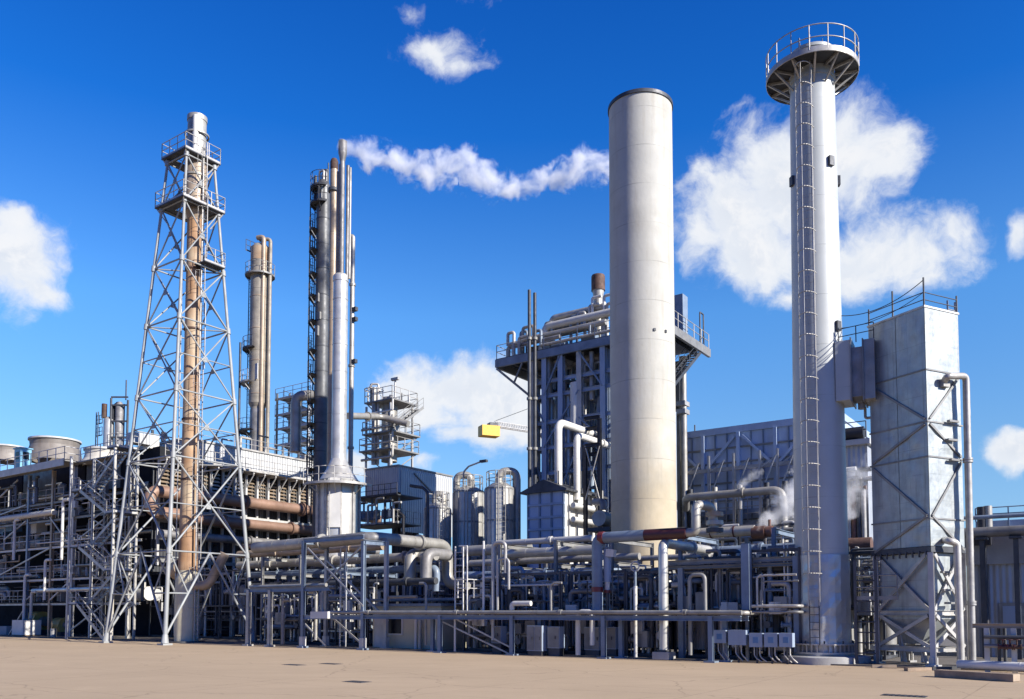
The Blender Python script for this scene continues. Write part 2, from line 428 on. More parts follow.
# ------------------------------------------------------------------ ground
def ground_mat(name, col, dark, cs=.5):
    m = bpy.data.materials.new(name); m.use_nodes = True; N, L = m.node_tree.nodes, m.node_tree.links; b = N['Principled BSDF']
    b.inputs['Roughness'].default_value = .9; b.inputs['Specular IOR Level'].default_value = .25
    t = N.new('ShaderNodeTexCoord'); P = t.outputs['Object']
    def nz(s, d, r=.6, mp=None):
        n = N.new('ShaderNodeTexNoise'); n.inputs['Scale'].default_value = s; n.inputs['Detail'].default_value = d; n.inputs['Roughness'].default_value = r
        if mp:
            q = N.new('ShaderNodeMapping'); q.inputs['Scale'].default_value = mp; q.inputs['Rotation'].default_value = (0, 0, A35); L.new(P, q.inputs[0]); L.new(q.outputs[0], n.inputs['Vector'])
        else: L.new(P, n.inputs['Vector'])
        return n.outputs['Fac']
    def rm(x, a, b_, lo, hi):
        n = N.new('ShaderNodeMapRange'); L.new(x, n.inputs[0])
        for i, q in zip((1, 2, 3, 4), (a, b_, lo, hi)): n.inputs[i].default_value = q
        return n.outputs[0]
    def mx(f, a, b_, bt='MIX'):
        n = N.new('ShaderNodeMix'); n.data_type = 'RGBA'; n.blend_type = bt
        if isinstance(f, float): n.inputs[0].default_value = f
        else: L.new(f, n.inputs[0])
        for i, x in ((6, a), (7, b_)):
            if isinstance(x, tuple): n.inputs[i].default_value = (*x, 1)
            else: L.new(x, n.inputs[i])
        return n.outputs[2]
    c = mx(rm(nz(.12, 4), .35, .65, 0, 1), col, tuple(x * .88 for x in col))
    c = mx(rm(nz(.9, 7, .7, (.35, 1.2, 1)), .45, .75, 0, .5), c, dark)
    c = mx(rm(nz(.35, 8, .75), .58, .70, 0, .35), c, tuple(min(1, x * 1.18) for x in col))
    c = mx(rm(nz(22, 3), .3, .7, 0, .28), c, tuple(x * .62 for x in col))
    v = N.new('ShaderNodeTexVoronoi'); v.feature = 'DISTANCE_TO_EDGE'; v.inputs['Scale'].default_value = .16
    wp = N.new('ShaderNodeTexNoise'); wp.inputs['Scale'].default_value = .8; wp.inputs['Detail'].default_value = 6; L.new(P, wp.inputs['Vector'])
    ad = N.new('ShaderNodeVectorMath'); ad.operation = 'ADD'; L.new(P, ad.inputs[0]); L.new(wp.outputs['Color'], ad.inputs[1]); L.new(ad.outputs[0], v.inputs['Vector'])
    c = mx(rm(v.outputs['Distance'], .0, .006, cs, 0), c, tuple(x * .35 for x in col))
    if name == 'apron':
        mp = N.new('ShaderNodeMapping'); mp.inputs['Rotation'].default_value = (0, 0, -A35); L.new(P, mp.inputs[0])
        sx = N.new('ShaderNodeSeparateXYZ'); L.new(mp.outputs[0], sx.inputs[0])
        def mm(op, a, q=None):
            n = N.new('ShaderNodeMath'); n.operation = op
            for i, x in enumerate((a, q)):
                if x is None: continue
                if isinstance(x, (int, float)): n.inputs[i].default_value = x
                else: L.new(x, n.inputs[i])
            return n.outputs[0]
        j = None
        for ax, per in ((0, 6.0), (1, 5.0)):
            t_ = mm('ABSOLUTE', mm('SUBTRACT', mm('FRACT', mm('DIVIDE', mm('ADD', sx.outputs[ax], 600.0), per)), .5)); t_ = mm('LESS_THAN', t_, .022 / per); j = t_ if j is None else mm('MAXIMUM', j, t_)
        c = mx(mm('MULTIPLY', j, rm(nz(.5, 4), .35, .6, .1, .6)), c, tuple(x * .45 for x in col))
        c = mx(rm(nz(.22, 3, .5, (.12, 3.2, 1)), .52, .72, 0, .30), c, tuple(x * .78 for x in col))      # wheel tracks along the plant
        c = mx(rm(nz(.55, 5, .55), .68, .76, 0, .35), c, tuple(x * .6 for x in col))                    # oil and rust stains
        c = mx(rm(nz(2.6, 3, .5), .70, .76, 0, .5), c, tuple(x * .45 for x in col))
        c = mx(rm(nz(60, 2), .62, .72, 0, .5), c, tuple(x * .55 for x in col))
    L.new(c, b.inputs['Base Color'])
    bp = N.new('ShaderNodeBump'); bp.inputs['Strength'].default_value = .35; bp.inputs['Distance'].default_value = .02; L.new(nz(30, 4), bp.inputs['Height']); L.new(bp.outputs[0], b.inputs['Normal'])
    M[name] = m
ground_mat('apron', (.485, .362, .235), (.38, .285, .175))
ground_mat('bounce cut dark', (.05, .05, .052), (.035, .035, .036))
ground_mat('field', (.12, .115, .085), (.09, .085, .06))
ground_mat('plant paving', (.17, .15, .13), (.08, .075, .07), .3)
g = MB(); S = 3000
g.add([Vector((-S, -S, 0)), Vector((S, -S, 0)), Vector((S, S, 0)), Vector((-S, S, 0))], [(0, 1, 2, 3)]); struct('ground', g, 'field')
g = MB(); g.add([Vector((-260, -70, .004)), Vector((160, -70, .004)), Vector((160, 160, .004)), Vector((-260, 160, .004))], [(0, 1, 2, 3)]); struct('apron_pavement', g, 'apron')
g = MB(); g.box(Vector((0, -12, -.042)), 420, 58, .1, (Vector((1, 0, 0)), Vector((0, 1, 0)), Z)); struct('bounce_cut_strip', g, 'bounce cut dark')  # unseen dark strip added in front of the plant to cut ground bounce
g = MB(); g.ubox(-140, 15, 36.2, 150, -.05, .06); struct('plant_pavement', g, 'plant paving')
# flat iron covers in the apron
for (px, py, wd, lb) in ((357, 682, .75, 'small dark iron drain cover alone on the apron in front of the lattice tower side'), (294, 665, .9, 'left one of two dark drain covers side by side on the apron'), (331, 664, .9, 'right one of two dark drain covers side by side on the apron'), (904, 696, 1.0, 'dark iron drain cover at the bottom edge below the cladded duct tower')):
    p = pg(px, py)
    t = T('drain_cover', lb, 'drain cover', p)
    b = MB(); b.box(p + Z * .004, wd + .08, .5, .016); b.build('frame', 'dark steel', t)
    b = MB(); 
    for i in range(7): b.box(p + E1 * ((i - 3) * wd / 7) + Z * .016, wd / 7 * .55, .36, .012)
    b.build('grating', 'black steel', t)
# ------------------------------------------------------------------ big free-standing concrete chimney
p = gv(644.5, 46); d = p.y; k = 1 / ppm(p)
r0 = 32.6 * k; zt = zat(p - Vector((0, r0, 0)), 89)
t = T('chimney', 'tall plain cream concrete chimney with a dark rim standing in the middle of the plant', 'chimney', p)
b = MB(); b.lathe(p, [(r0 * 1.0, 4.6), (r0 * 1.0, zt * .5), (r0 * .985, zt), (r0 * .9, zt), (r0 * .88, zt - 3)], 96); sh = b.build('shell', 'chimney concrete', t)
b = MB(); b.lathe(p, [(r0 * .985, zt - .16), (r0 * 1.02, zt - .16), (r0 * 1.02, zt + .05), (r0 * .93, zt + .05)], 96); b.build('rim', 'dark steel', t)
b = MB(); b.lathe(p, [(r0 * .98, 0), (r0 * .98, 3.6), (r0 * .86, 4.3), (r0 * .86, 4.6)], 64); b.build('base', 'white paint', t)
b = MB(); b.lathe(p, [(r0 * 1.05, 4.45), (r0 * 1.05, 4.7), (r0 * 1.0, 4.7)], 64); b.build('base_ring', 'mid grey paint', t)
for zz, an in ((zat(p, 340), -1.35), (zat(p, 340), -.95)):   # lifting lugs and patches on the shell
    n = Vector((math.cos(an), math.sin(an), 0)); b = MB(); b.box(p + n * (r0 + .03) + Z * zz, .06, .13, .16, (n, Z.cross(n), Z)); b.build('lug', 'dark steel', t)

# ------------------------------------------------------------------ white stack with crow's-nest gallery
p = pg(823.5, 662.9); k = 1 / ppm(p); CEN = p.copy()
rb, rt_ = 25.4 * k, 21.8 * k
zdeck = zat(p - Vector((0, 45 * k, 0)), 23) - 1.1; ztop = zdeck + .95
SD = zdeck
def sr(z): return rb + (rt_ - rb) * max(0, min(1, (z - 6.3) / (zdeck - 6.3)))
z_cl = zat(p, 556)
t = T('flue_stack', 'white tapered steel stack with round railed gallery at its head and caged ladder', 'stack', p)
b = MB(); b.lathe(p, [(rb, z_cl), (sr(10), 10), (sr(15), 15), (rt_, zdeck + .02), (rt_ * .98, ztop), (rt_ * .8, ztop), (rt_ * .78, ztop - 2)], 64); b.build('shell', 'white stack paint', t)
b = MB()
for zz in (zdeck - .35, ztop - .5, ztop - .05): b.lathe(p, [(sr(zz) * .98, zz - .07), (sr(zz) * 1.05, zz - .07), (sr(zz) * 1.05, zz + .07), (sr(zz) * .98, zz + .07)], 48)
b.build('stiffener_ring', 'white stack paint', t)
b = MB(); n = 26; m_ = 13; vs = []
for j in range(m_ + 1):
    for i in range(n):
        a = 2 * math.pi * i / n; q = mnoise.noise(Vector((math.cos(a) * 2.6, math.sin(a) * 2.6, j * .7))) * .055
        rr = rb * 1.02 + q + .02; vs.append(p + Vector((math.cos(a) * rr, math.sin(a) * rr, .42 + (z_cl - .42) * j / m_)))
b.add(vs, [(j * n + i, j * n + (i + 1) % n, (j + 1) * n + (i + 1) % n, (j + 1) * n + i) for j in range(m_) for i in range(n)], False); b.build('foot_cladding', 'stack foot cladding', t)
b = MB(); b.lathe(p, [(rb * 1.22, .42), (rb * 1.22, .50), (rb, .50)], 48); b.lathe(p, [(rb * 1.22, .80), (rb * 1.22, .86), (rb, .86), (rb, .80), (rb * 1.22, .80)], 48)
for i in range(36):
    a = 2 * math.pi * i / 36; c = Vector((math.cos(a), math.sin(a), 0)); b.box(p + c * rb * 1.1 + Z * .65, rb * .2, .03, .3, (c, Z.cross(c), Z))
b.build('base_flange', 'galvanised steel', t)
b = MB(); b.lathe(p, [(rb * 1.75, 0), (rb * 1.75, .3), (rb * 1.7, .34), (rb * 1.25, .34), (rb * 1.25, .42), (0, .42)], 8, .25, .25 + 2 * math.pi); b.build('plinth', 'concrete', t)
for i in range(10):
    a = 2 * math.pi * i / 10; c = Vector((math.cos(a), math.sin(a), 0)); b = MB(); b.cyl(p + c * rb * 1.15 + Z * .86, p + c * rb * 1.15 + Z * .98, .035, n=6); b.build('anchor_bolt', 'dark steel', t)
RG = 45 * k
b = MB()                                                # gallery deck of grating sectors with radial brackets
b.lathe(p, [(sr(zdeck) + .02, zdeck), (RG, zdeck), (RG, zdeck + .05), (sr(zdeck) + .02, zdeck + .05)], 40)
b.build('gallery_deck', 'dark steel', t)
b = MB(); b.lathe(p, [(RG + .001, zdeck - .12), (RG + .02, zdeck - .1), (RG + .02, zdeck + .14), (RG + .001, zdeck + .14)], 40); b.build('toe_plate', 'galvanised steel', t)
for i in range(12):
    a = 2 * math.pi * (i + .5) / 12; c = Vector((math.cos(a), math.sin(a), 0)); b = MB()
    b.beam(p + c * sr(zdeck) + Z * (zdeck - .06), p + c * RG + Z * (zdeck - .06), .07, .10); b.beam(p + c * sr(zdeck) + Z * (zdeck - .8), p + c * (RG - .1) + Z * (zdeck - .1), .07); b.build('bracket', 'galvanised steel', t)
b = MB()
for h in (.55, 1.1): b.ring(p + Z * (zdeck + h), RG, .026, 40)
for i in range(16):
    a = 2 * math.pi * i / 16; c = p + Vector((math.cos(a) * RG, math.sin(a) * RG, zdeck)); b.cyl(c, c + Z * 1.1, .026, n=6)
b.build('railing', 'galvanised steel', t)
# caged ladder, on the shaded side towards the camera
la = math.atan2(-p.y, -p.x) + rad(-14)
ln = Vector((math.cos(la), math.sin(la), 0)); ls = Z.cross(ln)
def lp(z, off=.22): return p + ln * (sr(z) + off) + Z * z
b = MB(); z0, z1 = zat(p, 606), zdeck + 1.2; nseg = 5
for i in range(nseg): b.ladder(lp(z0 + (z1 - z0) * i / nseg), lp(z0 + (z1 - z0) * (i + 1) / nseg), ls, .44, .34, .028, .010)
b.build('ladder', 'galvanised steel', t)
b = MB(); b.ladder(lp(zat(p, 644)), lp(zat(p, 600)), ls, .40, .3, .02, .013); b.build('foot_ladder', 'dark steel', t)
b = MB(); zz = zat(p, 575)
hoops = []
while zz < zdeck - .3:
    c = lp(zz, .2); pts = [c + ls * .36 * math.cos(a) + ln * (.12 + .62 * math.sin(a)) for a in [math.pi * j / 10 for j in range(11)]]
    b.pipe(pts, .022, bend=0, n=5); hoops.append(pts); zz += .92
for j in (1, 5, 9):
    for h0, h1 in zip(hoops[:-1], hoops[1:]): b.cyl(h0[j], h1[j], .011, n=4, caps=False)
b.build('ladder_cage', 'galvanised steel', t)
for zz, an in ((zat(p, 183), -.15), (zat(p, 183), -3.0), (zat(p, 172), -1.15), (zat(p, 333), -1.0)):
    c = Vector((math.cos(an), math.sin(an), 0)); b = MB(); b.box(p + c * (sr(zz) + .05) + Z * zz, .14, .26, .42, (c, Z.cross(c), Z)); b.build('sample_port', 'dark steel', t)
b = MB(); 
for a in (-1.35, 1.2, 2.6, -2.5):
    b = MB(); c = p + Vector((math.cos(a) * rt_ * .9, math.sin(a) * rt_ * .9, 0)); b.cyl(c + Z * ztop, c + Z * (ztop + .25), .02, n=5); b.build('lightning_rod', 'dark steel', t)

# ------------------------------------------------------------------ clad rectangular duct tower on braced legs
AX = Vector((.899, .438, 0)); AY = Vector((-.438, .899, 0))      # its own square: right face along AX, left face along AY
TA = math.atan2(AX.y, AX.x)
foot = pg(934, 668.5); dd = foot.y; kk = 1 / ppm(foot)
LW, RW = 2.75, 2.02
z_b = zat(foot, 546); z_t = zat(foot, 306.5)
t = T('duct_tower', 'rectangular silver clad duct tower on crossed braced legs at the right of the plant', 'tower', foot + AX * RW / 2 + AY * LW / 2, rot=TA)
TWR = foot.copy()
def tw(x, y, z): q = foot + AX * x + AY * y; return Vector((q.x, q.y, z))
axs = (AX, AY, Z)
b = MB()
# stack of cladding panels, each tier slightly differently dished
tiers = [zat(foot, y) for y in (546, 518, 456, 421, 369)] + [z_t]
def dished(o, du, dv, n, nu, nv, amp, seed):
    vs = []
    for j in range(nv + 1):
        for i in range(nu + 1):
            s, q = i / nu, j / nv
            e_ = min(s, 1 - s, q, 1 - q) * 4; e_ = min(1, e_)
            vs.append(o + du * s + dv * q + n * (amp * e_ * (mnoise.noise(Vector((s * 2.3 + seed, q * 2.3, seed * 1.7))))))
    return vs, [(j * (nu + 1) + i, j * (nu + 1) + i + 1, (j + 1) * (nu + 1) + i + 1, (j + 1) * (nu + 1) + i) for j in range(nv) for i in range(nu)]
for ti, (a, c) in enumerate(zip(tiers[:-1], tiers[1:])):
    g = .012
    for q in range(2):
        vs, fs = dished(tw(0, LW * q / 2 + g, a + g), AY * (LW / 2 - 2 * g), Z * (c - a - 2 * g), -AX, 10, 10, .05, ti * 3.1 + q); b.add(vs, [f[::-1] for f in fs], False)
    vs, fs = dished(tw(g, 0, a + g), AX * (RW - 2 * g), Z * (c - a - 2 * g), -AY, 10, 10, .05, ti * 5.3 + .7); b.add(vs, fs, False)
b.build('cladding', 'tower cladding', t)
b = MB(); b.box(tw(RW / 2, LW / 2, (z_b + z_t) / 2), RW - .2, LW - .2, z_t - z_b - .1, axs); b.build('casing', 'dirty cladding', t)
for a in tiers[1:-1]:
    b = MB(); b.box(tw(RW / 2, LW / 2, a), RW + .08, LW + .08, .06, axs); b.build('seam_band', 'mid grey paint', t)
b = MB(); b.box(tw(RW / 2, LW / 2, z_t + .02), RW + .06, LW + .06, .08, axs); b.build('roof', 'galvanised steel', t)
b = MB()
for (a, c), fl in zip(((tiers[3], tiers[4]), (tiers[2], tiers[3]), (tiers[1], tiers[2]), (tiers[1], tiers[0])), (0, 1, 0, 0)):
    lo, hi = (a + .1, c - .1) if fl else (c - .1, a + .1)
    b.beam(tw(-.045, LW - .12, lo), tw(-.045, .1, hi), .045, .09)
    if fl == 0: b.beam(tw(RW - .1, -.045, lo), tw(.1, -.045, hi), .045, .09)
    else: b.beam(tw(.1, -.045, c - .1), tw(RW - .1, -.045, a + .1), .045, .09)
b.build('stay_bar', 'mid grey paint', t)
# open framed foot
b = MB(); b.box(tw(RW / 2, LW / 2, z_b - .12), RW + .12, LW + .12, .22, axs)
for i in range(9): b.box(tw(-.09, LW * (i + .5) / 9, z_b - .3), .06, .05, .24, axs)
b.build('collar', 'dark steel', t)
for x in (.06, RW - .06):
    for y in (.06, LW - .06):
        b = MB(); b.ibeam(tw(x, y, .12), tw(x, y, z_b - .24), .2, .2); b.box(tw(x, y, .07), .42, .42, .14, axs)
        for g in (-1, 1): b.box(tw(x + g * .12, y, .28), .05, .2, .28, axs)
        b.build('leg', 'pale steel paint' if y < 1 and x < 1 else 'galvanised steel', t)
zm = zat(foot, 613); zl = zat(foot, 650)
for y in (.06, LW - .06):
    for z in (zm, zl): b = MB(); b.ibeam(tw(.17, y, z), tw(RW - .17, y, z), .14, .2); b.build('girt', 'galvanised steel', t)
for x in (.06, RW - .06):
    for z in (zm, zl): b = MB(); b.ibeam(tw(x, .17, z), tw(x, LW - .17, z), .14, .2); b.build('girt', 'galvanised steel', t)
for x in (.02, RW - .02):
    for z0, z1 in ((zm + .1, z_b - .3), (zl + .1, zm - .1)):
        for s_ in (0, 1):
            b = MB(); b.beam(tw(x - .03 + s_ * .08, .2, z0 if s_ else z1), tw(x - .03 + s_ * .08, LW - .2, z1 if s_ else z0), .07, .14); b.build('brace', 'galvanised steel', t)
for y in (.02,):
    for z0, z1 in ((zm + .1, z_b - .3), (zl + .1, zm - .1)):
        for s_ in (0, 1):
            b = MB(); b.beam(tw(.2, y - .03 + s_ * .08, z0 if s_ else z1), tw(RW - .2, y - .03 + s_ * .08, z1 if s_ else z0), .07, .14); b.build('brace', 'pale steel paint', t)
b = MB()                                                # hopper inside the legs
zh0, zh1, zh2 = zat(foot, 645), zat(foot, 619), z_b - .25
q0 = [tw(x, y, zh2) for x, y in ((.17, .17), (RW - .17, .17), (RW - .17, LW - .17), (.17, LW - .17))]; q1 = [up(q, zh1) for q in q0]
q2 = [tw(x, y, zh0) for x, y in ((.6, 1.0), (RW - .6, 1.0), (RW - .6, 1.8), (.6, 1.8))]
b.add(q0 + q1 + q2, [(i, (i + 1) % 4, 4 + (i + 1) % 4, 4 + i) for i in range(4)] + [(4 + i, 4 + (i + 1) % 4, 8 + (i + 1) % 4, 8 + i) for i in range(4)] + [(8, 9, 10, 11)])
b.build('hopper', 'tower cladding', t)
b = MB(); b.box(tw(.28, 1.25, zat(foot, 624)), .02, .24, .2, axs); b.build('notice_plate', 'white paint', t)
for i, (x, y) in enumerate(((.5, .7), (.9, 1.2), (.5, 1.7), (1.0, 2.2), (.7, 2.0))):
    b = MB(); b.cyl(tw(x, y, .15), tw(x + .3 * (i % 2), y + .2, 1.0 + .15 * i), .07, n=8); b.build('drain_spool', 'white paint' if i % 2 else 'galvanised steel', t)
# roof rail with sagging cables, roof ladder
b = MB()
posts = [tw(RW - .03, .03, z_t), tw(.03, .03, z_t), tw(.03, LW * .55, z_t), tw(.03, LW - .03, z_t)]
for q, h in zip(posts, (.62, 1.05, 1.0, .62)): b.cyl(q, q + Z * (h + .15), .035, n=6)
for h0 in (.30, .60): 
    for q, s_ in zip(posts[:-1], posts[1:]): b.cyl(q + Z * h0, s_ + Z * h0, .02, n=5)
b.build('roof_railing', 'dark steel', t)
b = MB(); lx = tw(RW + .28, .5, 0)
b.ladder(up(lx, tiers[3] - .4), up(lx, z_t + .75), AX, .46, .34, .032, .02); b.build('ladder', 'galvanised steel', t)
b = MB(); lx = tw(RW + .1, 1.0, 0)
b.ladder(up(lx, 1), up(lx, tiers[3] - .6), AY, .45, .34, .03, .02)
for zz in [tiers[0] + i * .9 for i in range(7)]:
    b.pipe([up(lx, zz) + AY * .3 * math.cos(a) + AX * .5 * math.sin(a) for a in [math.pi * j / 6 for j in range(7)]], .018, bend=0, n=4)
b.build('caged_ladder', 'galvanised steel', t)
for py, x0 in ((419, .95), (438, .85), (458, 1.0), (572, .3), (590, .35), (603, .5)):
    b = MB(); b.box(tw(x0 + .35, -.16, zat(foot, py)), .55, .14, .08, axs); b.build('pipe_bracket', 'mid grey paint', t)
b = MB(); b.box(tw(.98, -.09, zat(foot, 381)), .38, .18, .3, axs); b.build('nozzle_box', 'dull cladding', t)

# cross duct from the tower head to the stack
dz0, dz1 = zat(foot, 383), zat(foot, 326)
q0 = tw(.35, LW - .2, 0); dirn = (p - q0); dirn.z = 0; Ld = dirn.length - sr(13) * .4; dirn.normalize(); sdn = Z.cross(dirn)
t = T('cross_duct', 'short patched duct bridging the white stack and the clad duct tower', 'duct', q0 + Z * dz0)
da = (dirn, sdn, Z); zc = (dz0 + dz1) / 2
zA = zat(foot, 323); zB = zat(foot, 386)
b = MB(); b.box(up(q0 + dirn * .30, (zA + zB) / 2), .42, 1.5, zA - zB, da); b.build('inlet_box', 'dull cladding', t)
b = MB(); b.box(up(q0 + dirn * .78, zc - .05), .50, 1.36, (dz1 - dz0) * .92, da); b.build('bellows', 'dirty cladding', t)
b = MB(); b.box(up(q0 + dirn * .78 - sdn * .69, zc + .35), .42, .03, .62, da); b.build('patch_plate', 'white paint', t)
b = MB(); b.box(up(q0 + dirn * .80 - sdn * .69, zc - .45), .46, .03, .5, da); b.build('patch_plate', 'panel blue grey', t)
b = MB(); b.box(up(q0 + dirn * 1.34, zc + .06), .60, 1.5, (dz1 - dz0) * 1.12, da); b.build('stack_saddle', 'white stack paint', t)
for g in (-1, 1): b = MB(); b.box(up(q0 + dirn * 1.02, zc + .06), .05, 1.6, (dz1 - dz0) * 1.2, da) if g > 0 else b.box(up(q0 + dirn * .54, zc), .05, 1.62, (dz1 - dz0) * 1.15, da); b.build('duct_flange', 'mid grey paint', t)
b = MB(); b.cyl(up(q0 + dirn * .7, zB + .02), up(q0 + dirn * .7, zB - .25), .16); b.build('drain_pot', 'mid grey paint', t)
b = MB(); c = up(q0 + dirn * .6 - sdn * .3, zB - .1); b.pipe([c, c - Z * .5, c - Z * .5 - dirn * .7], .06, n=8); b.build('drain_pipe', 'galvanised steel', t)
b = MB(); b.rail([up(q0 + dirn * .1 + sdn * .7, zA), up(q0 + dirn * 1.5 + sdn * .7, zA - .1)], .7, .7, .02, toe=False); b.build('railing', 'dark steel', t)
b = MB()                                                # a cable sags from the tower rail to the stack
qa, qb = tw(.03, .03, z_t + 1.1), up(q0 + dirn * 1.5, z_t + .75)
b.pipe([qa.lerp(qb, i / 14) - Z * (1.6 * (i / 14) * (1 - i / 14)) for i in range(15)], .018, bend=0, n=5); b.build('cable', 'cable black', t)
b = MB(); qa, qb = tw(.03, .03, z_t + .6), up(q0 + dirn * 1.5, z_t + .2)
b.pipe([qa.lerp(qb, i / 14) - Z * (1.2 * (i / 14) * (1 - i / 14)) for i in range(15)], .014, bend=0, n=5); b.build('cable', 'cable black', t)

# tall galvanised downcomer beside the tower, and its shorter neighbour
def tpipe(name, pts, r, m, label, cat='pipe', bend=None, n=16, gap=1.3, group=None, flanges=(), fm=None):
    """a large pipe: run + clamp bands + flanges"""
    t = T(name, label, cat, min(pts, key=lambda q: q.z), group)
    b = MB(); b.pipe(pts, r, bend, n)
    if gap:
        for a, c in zip(pts[:-1], pts[1:]): 
            a = Vector(a); c = Vector(c); L_ = (c - a).length; s_ = min(.3, r * 2 / max(L_, .01)); 
            if L_ > 2 * r * 2: b.bands(a.lerp(c, s_), c.lerp(a, s_), r, gap)
            dn = (c - a).normalized()
            for q in range(int(L_ / 5.5)):
                m0 = a + dn * (L_ * (q + .6) / int(L_ / 5.5)); b.cyl(m0 - dn * .09, m0 - dn * .012, r * 1.38, n=16); b.cyl(m0 + dn * .012, m0 + dn * .09, r * 1.38, n=16)
    b.build('run', m, t)
    for (c, dvec) in flanges:
        b = MB(); b.flange(c, dvec, r * 1.45, .05); b.build('flange', fm or m, t)
    return t
def tz(px, py, y=-.35):
    """point beside the tower's right face, seen at a pixel, y metres off the face"""
    o = foot + AY * y; r = ray(px, py); n = AY
    return CAM + r * ((o - CAM).dot(n) / r.dot(n))
yy = -.38
a = tz(966, 376, yy); e0 = tz(947, 376, yy)
tpipe('downcomer_pipe', [tz(944, 382, -.05), e0, a, tz(972.5, 661, yy)], .135, 'galvanised steel', 'tall galvanised downcomer pipe hooked over near the top of the clad duct tower', gap=1.4)
tpipe('downcomer_pipe', [tz(945, 540, -.05), tz(949, 541, -.45), tz(957, 543, -.55), tz(961, 662, -.55)], .14, 'galvanised steel', 'short galvanised downcomer pipe hooked over at the waist of the clad duct tower', gap=1.4)
# ------------------------------------------------------------------ lattice tower round the rusty flare pipe
C0 = pg(181, 642.5); C0.z = 0
uc, vc = uv(C0)
S0, S1 = 7.2, 2.35
lv = [642.5, 552, 458, 392, 320, 262, 203, 158]           # rows of the levels on the axis
ht = [zat(C0 - Vector((0, .9 * (S0 + (S1 - S0) * i / 7) / 2, 0)), y) for i, y in enumerate(lv)]; ht[0] = 0
def hs(z): return (S0 + (S1 - S0) * z / ht[-1]) / 2
def lc(z, i):
    a = ((-1, -1), (1, -1), (1, 1), (-1, 1))[i % 4]; h = hs(z); return W(uc + a[0] * h, vc + a[1] * h, z)
t = T('lattice_tower', 'tall tapering white lattice tower with two railed galleries round a rusty pipe', 'lattice tower', C0)
for i in range(4):
    b = MB(); b.cyl(lc(.12, i), lc(ht[-1] + .4, i), .15, .095, 10)
    for z in ht[1:]: b.cyl(lc(z - .2, i), lc(z + .2, i), .18, n=10)
    lg = b.build('leg', 'lattice paint', t)
    b = MB(); b.box(lc(.06, i), .7, .7, .12); b.cyl(lc(.12, i), lc(.7, i), .26, .18, 10); b.build('leg_foot', 'lattice paint', lg)
for k in range(len(ht) - 1):
    za, zb = ht[k], ht[k + 1]
    for i in range(4):
        j = i + 1
        b = MB(); b.cyl(lc(zb, i), lc(zb, j), .06, n=8)
        zq = max(za, .6)
        big = k < 2
        m_ = .5
        if k == 0:                                        # inverted V with sub struts at the foot
            mid = (lc(zb, i) + lc(zb, j)) / 2
            b.cyl(lc(zq, i), mid, .085, n=8); b.cyl(lc(zq, j), mid, .085, n=8)
            h_ = (zq + zb) / 2
            b.cyl(lc(h_, i), lc(zq, i).lerp(mid, .5), .06, n=6); b.cyl(lc(h_, j), lc(zq, j).lerp(mid, .5), .06, n=6)
            b.cyl(lc(zq, i).lerp(mid, .5), lc(zb, i), .055, n=6); b.cyl(lc(zq, j).lerp(mid, .5), lc(zb, j), .055, n=6)
        else:
            b.cyl(lc(za, i), lc(zb, j), .07 if big else .055, n=8); b.cyl(lc(za, j), lc(zb, i), .07 if big else .055, n=8)
            x = (lc(za, i) + lc(za, j) + lc(zb, i) + lc(zb, j)) / 4
            nn = Vector((x.x - C0.x, x.y - C0.y, 0)).normalized(); b.box(x, .36, .05, .36, (Z.cross(nn), nn, Z))
            if k < 4:
                zm = (za + zb) / 2; b.cyl(lc(zm, i), lc(zm, i).lerp(lc(zm, j), .5), .045, n=6); b.cyl(lc(zm, j), lc(zm, j).lerp(lc(zm, i), .5), .045, n=6)
        b.build('brace', 'lattice paint', t)
    if k in (1, 3, 4):
        b = MB(); b.cyl(lc(zb, 0), lc(zb, 2), .05, n=6); b.cyl(lc(zb - .15, 1), lc(zb - .15, 3), .05, n=6); b.build('cross_tie', 'lattice paint', t)
# galleries
def sq(h, z): return [W(uc + a * h, vc + c * h, z) for a, c in ((-1, -1), (1, -1), (1, 1), (-1, 1))]
for z, hh in ((ht[7] + .3, hs(ht[7]) + .32), (ht[6] + .1, hs(ht[6]) + .35)):
    b = MB()
    for a, c, e_, f_ in ((-hh, hh, -hh, -.75), (-hh, hh, .75, hh), (-hh, -.75, -.75, .75), (.75, hh, -.75, .75)): b.ubox(uc + a, uc + c, vc + e_, vc + f_, z - .07, z)
    b.build('gallery_deck', 'dark steel', t)
    b = MB(); b.rail(sq(hh - .03, z), 1.15, 1.1, .03, closed=True); b.build('gallery_railing', 'galvanised steel', t)
    for q in sq(hh - .1, z - .08):
        b = MB(); b.beam(q, W(uc + (uv(q)[0] - uc) * .62, vc + (uv(q)[1] - vc) * .62, z - 1.3), .07); b.build('gallery_bracket', 'galvanised steel', t)
zz = ht[5] - 4.4                                         # small side landings on the right side for the ladders
for z, sx in ((zat(C0, 268), 1),):
    h = hs(z); b = MB(); b.ubox(uc + .9, uc + h + .5, vc - .2, vc + h * .9, z - .06, z); b.build('landing', 'dark steel', t)
    b = MB(); b.rail([W(uc + h + .45, vc - .15, z), W(uc + h + .45, vc + h * .9, z), W(uc + .9, vc + h * .9, z)], 1.1, 1.0, .028); b.build('landing_railing', 'galvanised steel', t)
